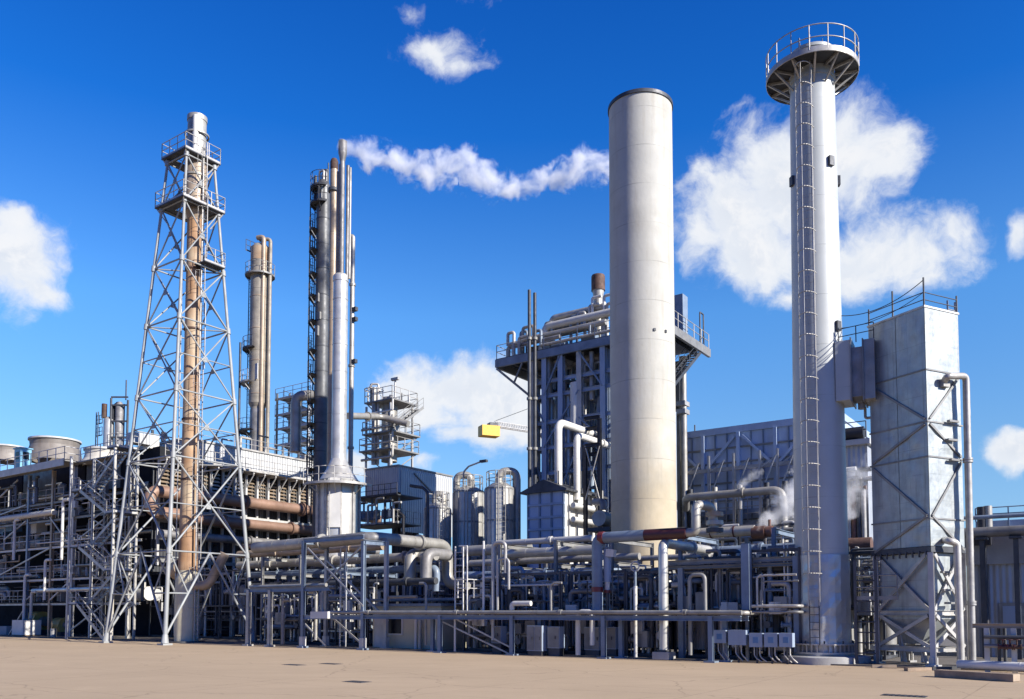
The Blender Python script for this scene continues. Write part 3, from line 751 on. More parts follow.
# caged ladders
zs = [.3, zat(C0, 560), zat(C0, 455), zat(C0, 372), zat(C0, 318), zat(C0, 268), ht[6], ht[7] + 1.3]
for i, (a, c) in enumerate(zip(zs[:-1], zs[1:])):
    o = W(uc + 1.45 + .15 * (i % 2), vc + .2, 0); b = MB()
    b.ladder(up(o, a), up(o, c + .9 if i < 6 else c), E1, .45, .32, .028, .018)
    lad = b.build('ladder', 'galvanised steel', t)
    b = MB(); z = a + 2.2; hp = []
    while z < c:
        pts = [up(o, z) + E1 * .34 * math.cos(q) - E2 * .62 * math.sin(q) for q in [math.pi * j / 8 for j in range(9)]]; b.pipe(pts, .016, bend=0, n=4); hp.append(pts); z += .95
    for j in (2, 4, 6):
        for h0, h1 in zip(hp[:-1], hp[1:]): b.cyl(h0[j], h1[j], .010, n=4, caps=False)
    if b.v: b.build('ladder_cage', 'galvanised steel', lad)

# the rusty flare pipe that stands inside the lattice
fp = pd(187, 612, C0.y); fp.z = 0; kf = 1 / ppm(fp)
t = T('flare_pipe', 'rust streaked vent pipe standing inside the lattice tower with a pale grey head', 'vent pipe', fp)
zb_, za_, zc_, zd_ = zat(fp, 572), zat(fp, 214), zat(fp, 156), zat(fp - Vector((0, .7, 0)), 112)
b = MB(); b.lathe(fp, [(9.3 * kf, zb_), (8.2 * kf, zb_ + 8), (7.6 * kf, za_)], 32); b.build('shell', 'rust pipe', t)
b = MB(); b.lathe(fp, [(7.6 * kf, za_ - .5), (11 * kf, za_), (11.2 * kf, zc_ - .4), (9.6 * kf, zc_)], 32); b.build('silencer', 'tan cladding', t)
b = MB(); b.lathe(fp, [(9.6 * kf, zc_), (9.4 * kf, zd_ - .3), (9.9 * kf, zd_ - .3), (9.9 * kf, zd_), (8.2 * kf, zd_), (8, zd_ - 1)] if 0 else [(9.4 * kf, zc_), (9.2 * kf, zd_ - .35), (9.9 * kf, zd_ - .35), (9.9 * kf, zd_), (8.2 * kf, zd_), (8.0 * kf, zd_ - 1.2)], 32); b.build('head', 'dull cladding', t)
b = MB(); b.cyl(fp + E1 * .5 - E2 * .45 + Z * (zc_ - .2), fp + E1 * .5 - E2 * .45 + Z * (zd_ - .25), .22); b.build('pilot_tube', 'white paint', t)
for y in (480, 420, 330, 270, 215, 178, 136):
    z = zat(fp, y); b = MB(); r_ = (11.6 if y < 214 else 8.6) * kf; b.lathe(fp, [(r_ * .93, z - .06), (r_ * 1.05, z - .06), (r_ * 1.05, z + .06), (r_ * .93, z + .06)], 24); b.build('clamp_ring', 'rust dark' if y > 214 else 'dull cladding', t)
b = MB(); b.lathe(fp, [(.84, 0), (.84, zat(fp, 592)), (.80, zb_ - .5), (9.4 * kf, zb_ - .05), (9.4 * kf, zb_ + .1)], 32); b.build('knock_out_pot', 'cream paint', t)
b = MB(); b.lathe(fp, [(1.3, 0), (1.3, .12), (1.02, .12)], 32); b.build('base_plate', 'dark steel', t)
b = MB(); q = fp + Z * zat(fp, 586); b.pipe([q + E1 * .7, q + E1 * 1.9 + E2 * .4, q + E1 * 2.9 + E2 * 1.0 + Z * 2.3], .34, .8, 20); b.build('inlet_branch', 'tan cladding', t)
b = MB(); b.cyl(q - E1 * .6 + Z * 1.3, q - E1 * 1.3 + Z * 1.1, .75, n=24); b.build('side_drum', 'tan cladding', t)
b = MB(); b.cyl(fp + E1 * 1.05 - E2 * .1, fp + E1 * 1.05 - E2 * .1 + Z * zc_, .05, n=6); b.build('pilot_gas_line', 'galvanised steel', t)
b = MB(); b.cyl(fp - E1 * .55 - E2 * .62 + Z * .5, fp - E1 * .55 - E2 * .62 + Z * zat(fp, 220), .045, n=6); b.build('pilot_gas_line', 'galvanised steel', t)

# ------------------------------------------------------------------ big steel frame with fan cowls on the far left
UA, UB, VA, VB = -104.0, -63.2, 38.4, 62.0
ref = gv(70, VA)
def zf(y, px=70): return zat(gv(px, VA), y)
DECK = zf(463)
FL = [zf(500), zf(518), zf(546), zf(579), zf(604)]
def fu(px, v=VA): return uv(gv(px, v))[0]
t = T('cooler_frame', 'open multi storey steel frame crowded with pipes on the far left', 'steel frame', W((UA + UB) / 2, VA, 0))
cols = [fu(px) for px in (-35, -8, 26, 50, 71.5, 103, 128)]
for i, u in enumerate(cols):
    b = MB(); b.ibeam(W(u, VA, 0), W(u, VA, DECK - .35), .28, .28)
    b.build('column', ('dark steel', 'mid grey paint', 'blue grey paint', 'tan cladding', 'pale steel paint', 'mid grey paint', 'galvanised steel')[i], t)
    b = MB(); b.ibeam(W(u, VA + 7, 0), W(u, VA + 7, DECK - .35), .34, .34); b.build('column', 'dark steel', t)
ce = [W(UB, v, 0) for v in (VA + .1, 44, 50, 56, 61.8)]
for q in ce[1:]:
    b = MB(); b.ibeam(q, up(q, DECK - .35), .34, .34); b.build('column', 'mid grey paint', t)
b = MB(); b.ubox(UA, fu(76), VA - 1.4, VA + .4, DECK - .1, DECK); b.build('top_deck', 'mid grey paint', t)
for vv in (VA + 3, VA + 6, VA + 9): b = MB(); b.ibeam(W(UA, vv, DECK - .2), W(UB, vv, DECK - .2), .2, .3); b.build('deck_beam', 'galvanised steel', t)
b = MB(); b.ubox(fu(76), fu(129), VA - .2, VA + .9, DECK - .1, DECK); b.build('top_deck', 'mid grey paint', t)
b = MB(); b.rail([W(fu(78), VA - .15, DECK), W(fu(129), VA - .15, DECK)], 1.15, 1.5, .035, toe=False); b.build('deck_railing', 'pale steel paint', t)
b = MB(); b.ubox(UA, fu(76), VA - 1.46, VA - 1.40, DECK - .5, DECK + .12); b.build('deck_fascia', 'pale steel paint', t)
b = MB(); b.rail([W(UA, VA - 1.38, DECK), W(fu(76), VA - 1.38, DECK), W(fu(76), VA - .1, DECK)], 1.15, 1.5, .035, toe=False); b.build('deck_railing', 'pale steel paint', t)
for fi, z in enumerate(FL):
    for v, mm in ((VA - .05, ('mid grey paint', 'mid grey paint', 'white paint', 'white paint', 'galvanised steel')[fi]), (VA + 7, 'dark steel')):
        b = MB(); b.ibeam(W(UA, v, z), W(UB, v, z), .14, .18); b.build('floor_beam', mm, t)
    b = MB(); b.ubox(UA, UB - 1, VA + .2, VA + 1.1, z + .18, z + .22); b.build('floor_grating', 'black steel', t)
    b = MB(); b.rail([W(UA, VA + .02, z + .2), W(fu(71 if fi % 2 else 60), VA + .02, z + .2)], 1.1, 1.6, .03, toe=False); b.build('floor_railing', 'pale steel paint' if fi % 2 else 'galvanised steel', t)
for i, (pa, ya, pb, yb) in enumerate(((0, 497, 18, 480), (0, 575, 50, 548), (0, 515, 26, 505), (26, 600, 50, 580), (4, 540, 26, 521), (50, 517, 71, 547), (50, 600, 71, 580), (71, 545, 103, 520), (103, 605, 71, 630), (103, 546, 128, 578), (71, 500, 103, 470), (6, 640, 26, 606))):
    b = MB(); p0, p1 = pv(pa, ya, VA - .12), pv(pb, yb, VA - .12); b.beam(p0, p1, .1, .12); b.build('brace', 'galvanised steel' if i % 3 else 'pale steel paint', t)
b = MB(); q0, q1 = pv(-10, 509, VA - .3), pv(54, 512, VA - .3); b.cyl(up(q0, q1.z), q1, .26, n=14); b.build('pipe', 'fan cowl', t)
for px, y0, y1 in ((24, 640, 575), (31, 640, 592), (60, 560, 500), (112, 640, 520), (90, 600, 545), (12, 560, 520), (44, 600, 560)):
    q0 = gv(px, VA - .35); b = MB(); b.pipe([up(q0, zat(q0, y0)), up(q0, zat(q0, y1)), up(q0, zat(q0, y1)) + E1 * .9], .13, .3, 10); b.build('riser', 'fan cowl' if px in (31, 112) else 'white paint', t)
# near-black sheets added inside: shade put into their colour, and daylight blocked
b = MB(); b.ubox(UA, UB - .9, VA + 9.2, VA + 9.4, 0, DECK - .6); b.build('inner_wall', 'interior shade', t)
b = MB(); b.ubox(UA, UB - 1.2, VA + 5.4, VA + 5.6, 0, DECK - 2.3); b.build('inner_wall', 'interior shade', t)
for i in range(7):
    ua_ = UA + (UB - UA) * i / 7; b = MB(); b.ubox(ua_ + .15, ua_ + (UB - UA) / 7 - .15, VA + 1.5, VA + 9, DECK - 2.4, DECK + .55); b.build('fan_plenum', 'weathered cladding' if i % 2 else 'interior shade', t)
# the vessels, ducts and pipes bolted into each storey
RR = random.Random(5)
mats_ = ['dull cladding', 'galvanised steel', 'pale steel paint', 'dark steel', 'weathered cladding', 'white paint', 'white paint', 'aluminium cladding', 'tan cladding']
nP = 0
for z0, z1 in zip(FL[::-1][:-1] + [FL[0]], FL[::-1][1:] + [DECK - .6]):
    for row in range(15):
        v = VA - .2 + row * .22; zz = z0 + .45 + RR.random() * (z1 - z0 - .9)
        ua = RR.uniform(UA, -72); ub = min(UB - .3, ua + RR.uniform(2, 16)); r_ = RR.choice((.04, .06, .08, .12, .2))
        b = MB(); b.pipe([W(ua, v, zz), W(ub, v, zz), W(ub, v, zz + RR.choice((-1, 1)) * .6)] , r_, n=8); b.build('pipe', RR.choice(mats_), t)
    for k in range(26):
        u = RR.uniform(-98, UB - .6); v = VA + RR.uniform(-.3, 2.6); r_ = RR.choice((.05, .06, .09, .13))
        b = MB(); c = W(u, v, z0 + .2); h = (z1 - z0) * RR.uniform(.5, .95)
        b.pipe([c, c + Z * h, c + Z * h + E1 * RR.uniform(-1.6, 1.6)], r_, n=8)
        b.build('riser' if k % 2 else 'standpipe', RR.choice(mats_), t)
    for k in range(8):
        u = RR.uniform(-96, UB - 3); v = VA + RR.uniform(1.2, 2.8); r_ = RR.uniform(.35, .6); h = (z1 - z0) * .6
        b = MB()
        if k % 2: b.lathe(W(u, v, z0 + .25), [(0, 0), (r_, .05), (r_, h), (r_ * .5, h + .15), (0, h + .18)], 16)
        else: b.cyl(W(u, v, z0 + .25 + r_), W(u + 2.2, v, z0 + .25 + r_), r_, n=16)
        b.build('vessel', RR.choice(('dull cladding', 'white paint', 'pale steel paint', 'mid grey paint')), t)
    for k in range(3):
        u = cols[(k * 2 + nP) % 6 + 1] + .3; nP += 1; b = MB(); c = W(u, VA - .1, z0 + .3 + RR.uniform(0, .9)); b.box(c, .5, .3, .6); b.build('junction_box', RR.choice(('white paint', 'mid grey paint', 'pale steel paint')), t)
for (px, py, m_, ww, hh) in ((12, 524, 'tank blue', 2.2, 1.6), (38, 525, 'white paint', 1.5, 1.7), (5, 532, 'tank blue', 1.4, 1.2)):
    b = MB(); b.box(pv(px, py, VA + 1.6), ww, 1.0, hh); b.build('equipment_cabinet', m_, t)
# three cooling fan cowls stand on the deck; blue cabin; roof stair
def cowl(px0, px1, ytop, ybot, v, m_, lb, flare=1.25):
    pc = gv((px0 + px1) / 2, v); r_ = (px1 - px0) / 2 / ppm(pc); zt, zb2 = zat(pc, ytop), zat(pc, ybot)
    t = T('fan_cowl', lb, 'fan cowl', up(pc, zb2), 'fan cowls on the far left frame')
    b = MB(); h = zt - zb2
    b.lathe(pc, [(r_ * flare, zb2), (r_ * 1.04, zb2 + h * .45), (r_ * .97, zb2 + h * .7), (r_, zt), (r_ * .95, zt), (r_ * .9, zb2 + h * .5), (r_ * 1.1, zb2)], 40); b.build('shell', m_, t)
    b = MB(); b.lathe(pc, [(r_ * .99, zt - .16), (r_ * 1.05, zt - .16), (r_ * 1.05, zt + .02), (r_ * .99, zt + .02)], 40); b.build('rim', 'pale steel paint', t)
    b = MB(); b.cyl(up(pc, zb2 + h * .3), up(pc, zb2 + h * .75), .5, n=16)
    b.build('fan_hub', 'dark steel', t)
    for i in range(6):
        a = i * math.pi / 3; c = Vector((math.cos(a), math.sin(a), 0)); b = MB(); b.box(up(pc, zb2 + h * .6) + c * r_ * .46, r_ * .84, .5, .06, (c, (Z.cross(c) + Z * .3).normalized(), Z)); b.build('fan_blade', 'mid grey paint', t)
    return t
cowl(27, 73, 440.5, 462, 46, 'fan cowl weathered', 'widest dark weathered fan cowl, between the blue cabin and the pale cowl', 1.12)
cowl(82, 119, 450, 468, 41.5, 'fan cowl', 'pale cream fan cowl with flared skirt above the zigzag stair', 1.35)
cowl(-14, 18, 447, 462, 47, 'fan cowl weathered', 'dark fan cowl cut by the left edge of the photo, beside the blue cabin', 1.15)
p = pv(22.5, 470, VA - .6); p.z = DECK
t = T('cabin', 'narrow light blue cabin with a dark window on the far left deck', 'cabin', p)
kz = 1 / ppm(p); hh = zat(p, 449.5) - DECK; b = MB(); b.box(up(p, DECK + hh / 2), 1.15, 1.0, hh); b.build('body', 'cabin blue', t)
b = MB(); b.box(up(p, DECK + hh + .05), 1.35, 1.2, .1); b.build('roof', 'cabin blue', t)
b = MB(); b.box(up(p, DECK + hh * .68) - E2 * .5, .62, .04, hh * .34); b.build('window', 'window glass', t)
b = MB(); b.box(up(p, DECK + hh * .68) + E1 * .575, .04, .55, hh * .34); b.build('window', 'window glass', t)
# zigzag stair tower
t = T('stair_tower', 'zigzag steel stair with handrails climbing the front corner of the far left frame', 'stair', W(fu(104), VA - 1.6, 0))
ua, ub = fu(80, VA - 1.6), fu(124, VA - 1.6); vs_ = VA - 1.7
lvls = [(.1, 83), (zat(gv(90, vs_), 604), 0), (zat(gv(90, vs_), 572), 0), (zat(gv(90, vs_), 547), 0), (zat(gv(90, vs_), 517), 0), (zat(gv(90, vs_), 491), 0), (DECK - .2, 0)]
zsx = [q[0] for q in lvls]
sgn = True
for i, (a, c) in enumerate(zip(zsx[:-1], zsx[1:])):
    x0, x1 = (ub - 1.2, ua + 1.2) if i % 2 == 0 else (ua + 1.2, ub - 1.2)
    b = MB(); b.stair(W(x0, vs_ + (.45 if i % 2 else -.45), a), W(x1, vs_ + (.45 if i % 2 else -.45), c), E2, .8, .22); b.build('flight', 'galvanised steel', t)
    xe = x1; b = MB(); lo, hi = (ua - .1, ua + 1.2) if i % 2 == 0 else (ub - 1.2, ub + .1)
    b.ubox(lo, hi, vs_ - .95, vs_ + .95, c - .08, c); b.build('landing', 'dark steel', t)
    b = MB(); xo = lo if i % 2 == 0 else hi; xi = hi if i % 2 == 0 else lo
    b.rail([W(xi, vs_ - .92, c), W(xo, vs_ - .92, c), W(xo, vs_ + .92, c)], 1.05, 1.1, .025); b.build('landing_railing', 'pale steel paint', t)
for u in (ua, ub):
    for dv in (-.95, .95):
        b = MB(); b.beam(W(u, vs_ + dv, 0), W(u, vs_ + dv, DECK - .3), .17); b.build('post', 'pale steel paint' if u == ua else 'galvanised steel', t)
for i, (a, c) in enumerate(zip(zsx[:-1], zsx[1:])):
    b = MB(); b.beam(W(ua, vs_ + .95, c if i % 2 else a), W(ub, vs_ + .95, a if i % 2 else c), .08); b.build('brace', 'galvanised steel', t)
# things on the ground under the frame
p = gv(27, VA - .8)
t = T('storage_tank', 'square white plastic tank on the ground under the far left frame', 'tank', p)
b = MB(); zt = zat(p, 620); b.box(up(p, zt / 2 + .08), 2.0, 1.6, zt - .16); b.build('body', 'white paint', t)
b = MB(); b.cyl(up(p, zt), up(p, zt + .12), .3, n=16); b.build('lid', 'mid grey paint', t)
b = MB(); b.box(up(p, .07), 2.1, 1.7, .12); b.build('pallet', 'timber', t)
for (px, py, w_, lb) in ((38, 612, 2.0, 'larger ochre yellow pump housing behind the white plastic tank'), (62, 618, 1.5, 'smaller ochre yellow pump housing left of the tall pale column by the stair')):
    p = gv(px, VA + 1.6); t = T('pump', lb, 'pump', p, 'ochre pumps under the far left frame')
    zt = zat(p, py); b = MB(); b.cyl(up(p, zt * .6) - E1 * w_ * .5, up(p, zt * .6) + E1 * w_ * .5, zt * .42, n=20); b.build('casing', 'yellow ochre paint', t)
    b = MB(); b.box(up(p, zt * .12), w_ * 1.1, 1.0, zt * .24); b.build('bed', 'dark steel', t)
    b = MB(); b.cyl(up(p, zt * .6) + E1 * w_ * .5, up(p, zt * .6) + E1 * w_ * .8, zt * .2, n=14); b.build('motor', 'mid grey paint', t)
p = gv(54, VA - .9); b = MB(); b.lathe(p, [(0, .75), (.24, .75), (.26, .7), (.26, .02)], 20); one('drum', b, 'galvanised steel', 'small upright metal drum on the ground at the foot of the tan column', 'drum', p)
p = gv(4, VA + .3); b = MB(); b.box(up(p, .45), 3.4, 1, .8); one('concrete_block', b, 'concrete', 'low concrete block on the ground at the left edge', 'block', p)

# ------------------------------------------------------------------ air cooler bank: sunlit white fascia over louvres, running away to the right
UF = UB + .25
zF1, zF0 = 16.75, 14.7
t = T('air_cooler', 'long air cooler bank with a white fascia above rows of louvres behind the lattice tower', 'air cooler', W(UF, 50, 0))
vE = uv(pu(322, 470, UF))[1] + 1.0
b = MB(); b.ubox(UF - 9, UF, VA + 3.6, vE, zF0, zF1); b.build('fascia', 'corrugated pale', t)
b = MB(); b.ubox(UF - 9.2, UF + .12, VA + 3.5, vE + .1, zF1, zF1 + .16); b.build('fascia_cap', 'galvanised steel', t)
b = MB(); b.ubox(UF - .6, UF - .5, VA + 1, vE, 5.5, zF0); b.build('back_wall', 'corrugated dark', t)
n = 16
for i in range(n):
    v = VA + 1.2 + (vE - VA - 1.4) * i / (n - 1)
    b = MB(); b.beam(W(UF + .02, v, 6), W(UF + .02, v, zF0), .16, .2); b.beam(W(UF + .02, v, zF0 - .1), W(UF + 1.1, v, zF0 - .1), .12, .2); b.beam(W(UF + .1, v, zF0 - 1.3), W(UF + 1.05, v, zF0 - .25), .09)
    b.build('bracket_post', 'pale steel paint', t)
    if i < n - 1:
        dv = (vE - VA - 1.4) / (n - 1); b = MB()
        for k in range(7): b.box(W(UF - .2, v + dv / 2, zF0 - .5 - k * .32), .34, dv * .62, .05, ((E1 + Z * -.6).normalized(), E2, (Z + E1 * .6).normalized()))
        b.build('louvre', 'white paint' if i in (4, 5, 6) else 'tan cladding', t)
b = MB(); b.ubox(UF - .45, UF + 1.2, VA + 1, vE, zF0 - .02, zF0 + .03); b.build('walkway', 'galvanised steel', t)
b = MB(); b.rail([W(UF + 1.15, VA + 1, zF0 + .03), W(UF + 1.15, vE, zF0 + .03)], 1.1, 1.6, .028); b.build('walkway_railing', 'galvanised steel', t)
for k, z in enumerate((12.2, 10.6, 9.7, 6.4)):
    b = MB(); b.ubox(UF - .3, UF + .12, VA + 1, vE, z - .14, z + .14); b.build('ledger', 'pale steel paint' if k < 2 else 'mid grey paint', t)
for (px0, px1, yt, m_) in ((133, 150, 442, 'corrugated pale'), (150, 159, 448, 'white paint')):     # plant room on top
    a = pu(px0, 455, UF - 1.5); c = pu(px1, 455, UF - 1.5); v0_, v1_ = uv(a)[1], uv(c)[1]; zt = zat(a, yt)
    b = MB(); b.ubox(UF - 2.6, UF - 1.5, v0_, v1_, zF1 + .16, zt); b.build('plant_room', m_, t)
b = MB(); b.rail([W(UF - .3, VA + 5, zF1 + .16), W(UF - .3, vE, zF1 + .16)], 1.0, 1.8, .028, toe=False); b.build('roof_railing', 'galvanised steel', t)
for i in range(9):
    v_ = VA + 8 + i * 1.6 + (i % 3) * .4; b = MB(); b.pipe([W(UF - 1.2, v_, zF1 + .1), W(UF - 1.2, v_, zF1 + .9 + .5 * (i % 3)), W(UF - 1.2, v_ + 1.1, zF1 + .9 + .5 * (i % 3))], .08 + .05 * (i % 2), n=8); b.build('roof_pipe', ('galvanised steel', 'dull cladding', 'dark steel')[i % 3], t)
for (px, y0, y1, r_) in ((152, 455, 430, .12), (163, 455, 432, .2), (170, 455, 440, .12), (212, 455, 441, .07)):
    q = pu(px, 455, UF - 2.5); b = MB(); b.cyl(up(q, zF1), up(q, zat(q, y1)), r_, n=8); b.build('roof_vent', 'dark steel', t)
# brown insulated headers with a U bend
def zu(px, py, u): return pu(px, py, u).z
uB = UF + 1.0
zA1, zA2 = pu(220, 499, uB).z, pu(220, 520, uB).z
vS = uv(pu(150, 500, uB))[1]; vX = vE + 6
tpipe('header_pipe', [W(uB, vX, zA1), W(uB, vS, zA1), W(uB, vS, zA2 + .1), W(uB, vS + 3.4, zA2 + .1)], .48, 'brown pipe cladding', 'upper brown insulated header pipe ending in a U bend behind the lattice tower', bend=.95, n=20, gap=2.5)
tpipe('header_pipe', [W(uB, vX, zA2 - .1), W(uB, vS + 4.0, zA2 - .1)], .44, 'brown pipe cladding', 'lower brown insulated header pipe under the U bend behind the lattice tower', n=20, gap=2.5)
a = pu(190, 536, uB); tpipe('duct_pipe', [W(uB - .1, vX, a.z), W(uB - .1, vS + 1, a.z)], .34, 'dirty cladding', 'dark grey insulated pipe running below both brown headers', n=16, gap=2.2)
# ------------------------------------------------------------------ process columns behind the rack
def column(base, prof, n=40): 
    b = MB(); b.lathe(base, prof, n); return b
def px_at(base, px):
    q = pd(px, 612, base.y); q.z = 0; return q
def landing(t, base, R0, R1, z, a0, a1, m_='dark steel', rail=True):
    b = MB(); b.lathe(base, [(R0, z), (R1, z), (R1, z + .05), (R0, z + .05)], 14, a0, a1); b.lathe(base, [(R1 - .03, z - .12), (R1, z - .12), (R1, z)], 14, a0, a1); d_ = b.build('landing', m_, t)
    if rail:
        b = MB()
        for h in (.55, 1.1): b.arc(up(base, z + h), R1 - .02, a0, a1, .025, 12, 5)
        n = 6
        for i in range(n + 1):
            a = a0 + (a1 - a0) * i / n; c = up(base, z) + Vector((math.cos(a), math.sin(a), 0)) * (R1 - .02); b.cyl(c, c + Z * 1.1, .026, n=5)
        b.build('railing', m_, d_)
    for i in range(3):
        a = a0 + (a1 - a0) * (i + .5) / 3; c = Vector((math.cos(a), math.sin(a), 0)); b = MB(); b.beam(up(base, z - .75) + c * R0, up(base, z - .05) + c * R1, .06); b.build('bracket', m_, d_)
def seams(t, base, r_, ys, m_='dull cladding', w_=.05):
    for y in ys:
        z = zat(base, y); b = MB(); b.lathe(base, [(r_ * .99, z - w_), (r_ * 1.035, z - w_), (r_ * 1.035, z + w_), (r_ * .99, z + w_)], 28); b.build('clamp_ring', m_, t)

# brown column, left
p = gv(254.5, 55); k = 1 / ppm(p)
t = T('distillation_column', 'shorter brown clad column with a round gallery near its head, behind the lattice tower', 'column', p)
z = lambda y, q=None: zat(p, y)
column(p, [(7.3 * k, 0), (7.3 * k, z(408)), (9.4 * k, z(404)), (9.4 * k, z(262)), (9.0 * k, z(260)), (9.0 * k, z(248)), (6 * k, z(245)), (0, z(244))]).build('shell', 'weathered tan', t)
seams(t, p, 9.4 * k, (395, 362, 330, 298), 'tan cladding')
b = MB(); b.lathe(p, [(9.1 * k, z(262)), (9.6 * k, z(262)), (9.6 * k, z(249)), (9.1 * k, z(249))], 28); b.build('head_jacket', 'rust pipe', t)
b = MB(); b.lathe(p, [(7.4 * k, 0), (7.6 * k, z(410)), (7.4 * k, z(410))], 28); b.build('skirt', 'dirty cladding', t)
landing(t, p, 9.4 * k, 15 * k, z(276), 0, 2 * math.pi - .01, 'mid grey paint')
landing(t, p, 9.4 * k, 16 * k, z(350), 2.2, 4.6); landing(t, p, 10 * k, 18 * k, z(384), 2.2, 4.4, 'pale steel paint'); landing(t, p, 10 * k, 19 * k, z(432), 2.0, 4.6)
b = MB(); b.ladder(up(p, 14) - E1 * 11.6 * k - E2 * .2, up(p, z(268)) - E1 * 11.6 * k - E2 * .2, E2, .5, .4, .035); b.build('ladder', 'dark steel', t)
b = MB(); b.ladder(up(p, z(276)) - E1 * 11.5 * k, up(p, z(244)) - E1 * 11.5 * k, E2, .5, .4, .035); b.rail([up(p, z(250)) - E1 * 13 * k - E2 * .8, up(p, z(250)) - E1 * 13 * k + E2 * .8], 1.2, .6, .03); b.build('head_ladder', 'dark steel', t)
b = MB(); c = px_at(p, 256); b.cyl(up(c, z(243)), up(c, z(236)), .14, n=8); b.build('vent_nozzle', 'galvanised steel', t)
for i, (px, y0, yt, rr, m_) in enumerate(((265, 246, 240, 2.4, 'tan cladding'), (269.5, 250, 241, 1.9, 'weathered tan'), (261.5, 248, 245, 1.2, 'dirty cladding'))):
    c = px_at(p, px) - E2 * (.9 - .3 * i); c0 = px_at(p, 256) - E2 * (.6 - .3 * i)
    b = MB(); b.pipe([up(c0, z(yt)), up(c, z(yt)), up(c, 12)], rr * k, 2.2 * rr * k, 12); b.build('overhead_pipe', m_, t)
b = MB(); c = px_at(p, 244); b.cyl(up(c, z(462)) - E2, up(c, z(345)) - E2, .12, n=8); b.build('drain_pipe', 'dark steel', t)
b = MB(); b.box(px_at(p, 259.5) - E2 * 10.6 * k + Z * z(374), .9, .08, 1.6); b.build('bare_patch', 'pale steel paint', t)
# open stair structure between both column groups
q0 = gv(272, 56); q1 = gv(307, 57.5)
t = T('access_stair', 'open steel stair structure with white landings between the brown column and the dark column', 'stair', q0)
ys = (462, 446, 430, 416, 400)
for px in (274, 306):
    for dv in (0, 1.6):
        c = gv(px, 56.5) + E2 * dv; b = MB(); b.beam(up(c, 10), up(c, zat(c, 394)), .16); b.build('post', 'pale steel paint' if px > 300 else 'mid grey paint', t)
for i, y in enumerate(ys):
    a = gv(272, 56.5); c = gv(308, 56.5); zz = zat(a, y) ; b = MB()
    b.beam(up(a, zz), up(c, zz), .12, .22); b.beam(up(a, zz) + E2 * 1.6, up(c, zz) + E2 * 1.6, .12, .22); b.box(up((a + c) / 2, zz) + E2 * .8 + Z * .1, (c - a).length, 1.5, .05); b.build('landing', 'pale steel paint', t)
    b = MB(); b.rail([up(a, zz + .12), up(c, zz + .12)], 1.0, 1.2, .03, toe=False); b.build('railing', 'galvanised steel', t)
    if i < 4:
        z2 = zat(a, ys[i + 1]); b = MB(); b.stair(up(a.lerp(c, .85), zz) + E2 * .8, up(a.lerp(c, .15), z2) + E2 * .8, E2, .9, .3) if 1 else None; b.build('flight', 'mid grey paint', t)

# dark column with ladders + tan flue + flue bundle + silver column
p = gv(318.5, 46.5); k = 1 / ppm(p)
t = T('distillation_column', 'dark tall column with a ladder of small galleries down its left side', 'column', p)
column(p, [(7.2 * k, 0), (7.2 * k, z(200)), (6.6 * k, z(186)), (4.5 * k, z(181)), (0, z(179))]).build('shell', 'weathered cladding', t)
seams(t, p, 7.2 * k, (452, 424, 398, 372, 347, 321, 296, 270, 245, 220), 'dark steel')
a0, a1 = 2.45, 4.1
for y in (470, 449, 425, 402, 376, 352, 323, 298, 276, 252, 232): landing(t, p, 7.2 * k, 14 * k, z(y), a0, a1)
for y in (205, 189): landing(t, p, 7.0 * k, 13.5 * k, z(y), 1.4, 5.2)
b = MB(); b.ladder(up(p, 10) - E1 * 12 * k - E2 * .3, up(p, z(185)) - E1 * 12 * k - E2 * .3, E2, .5, .45, .035); b.build('ladder', 'dark steel', t)
for i, (px, y0, y1, r_) in enumerate(((310, 205, 176, .12), (314, 200, 172, .09), (321, 184, 170, .2), (317, 184, 174, .1), (323, 188, 163, .06))):
    c = px_at(p, px); b = MB(); b.pipe([up(c, z(y0)), up(c, z(y1)), up(c, z(y1)) + E1 * .5, up(c, z(y1) - .8) + E1 * .5] if i % 2 else [up(c, z(y0)), up(c, z(y1))], r_, n=8); b.build('nozzle_pipe', 'galvanised steel' if i % 2 else 'dark steel', t)
for i, (y, s_) in enumerate(((300, .7), (318, .6), (333, .8), (196, 1.0))):
    b = MB(); b.box(px_at(p, 320 + i % 2 * 2) - E2 * (7.6 * k) + Z * z(y), .3, .3, s_); b.build('instrument_box', 'mid grey paint', t)
b = MB(); c = px_at(p, 312); b.pipe([up(px_at(p, 293), z(452)), up(px_at(p, 293), z(395.5)), up(c, z(395.5))], .42, 1.0, 14); b.build('side_pipe', 'dull cladding', t)

p = gv(329, 45.2); k = 1 / ppm(p)
t = T('exhaust_flue', 'slender tan flue with a dark cap and a collar, beside the dark column', 'flue', p)
column(p, [(4.0 * k, 0), (4.0 * k, z(172)), (3.9 * k, z(171)), (3.9 * k, z(168))], 24).build('shell', 'tan cladding', t)
column(p, [(3.9 * k, z(170)), (4.1 * k, z(168)), (4.1 * k, z(162)), (3.3 * k, z(160)), (2.6 * k, z(159)), (2.4 * k, z(162))], 24).build('cap', 'rust dark', t)
b = MB(); b.lathe(p, [(4 * k, z(192)), (6 * k, z(192)), (6 * k, z(189)), (4 * k, z(189))], 24); b.build('collar', 'dark steel', t)
seams(t, p, 4.0 * k, (210, 235, 262, 290, 318, 345, 375, 405, 435), 'tan cladding', .04)

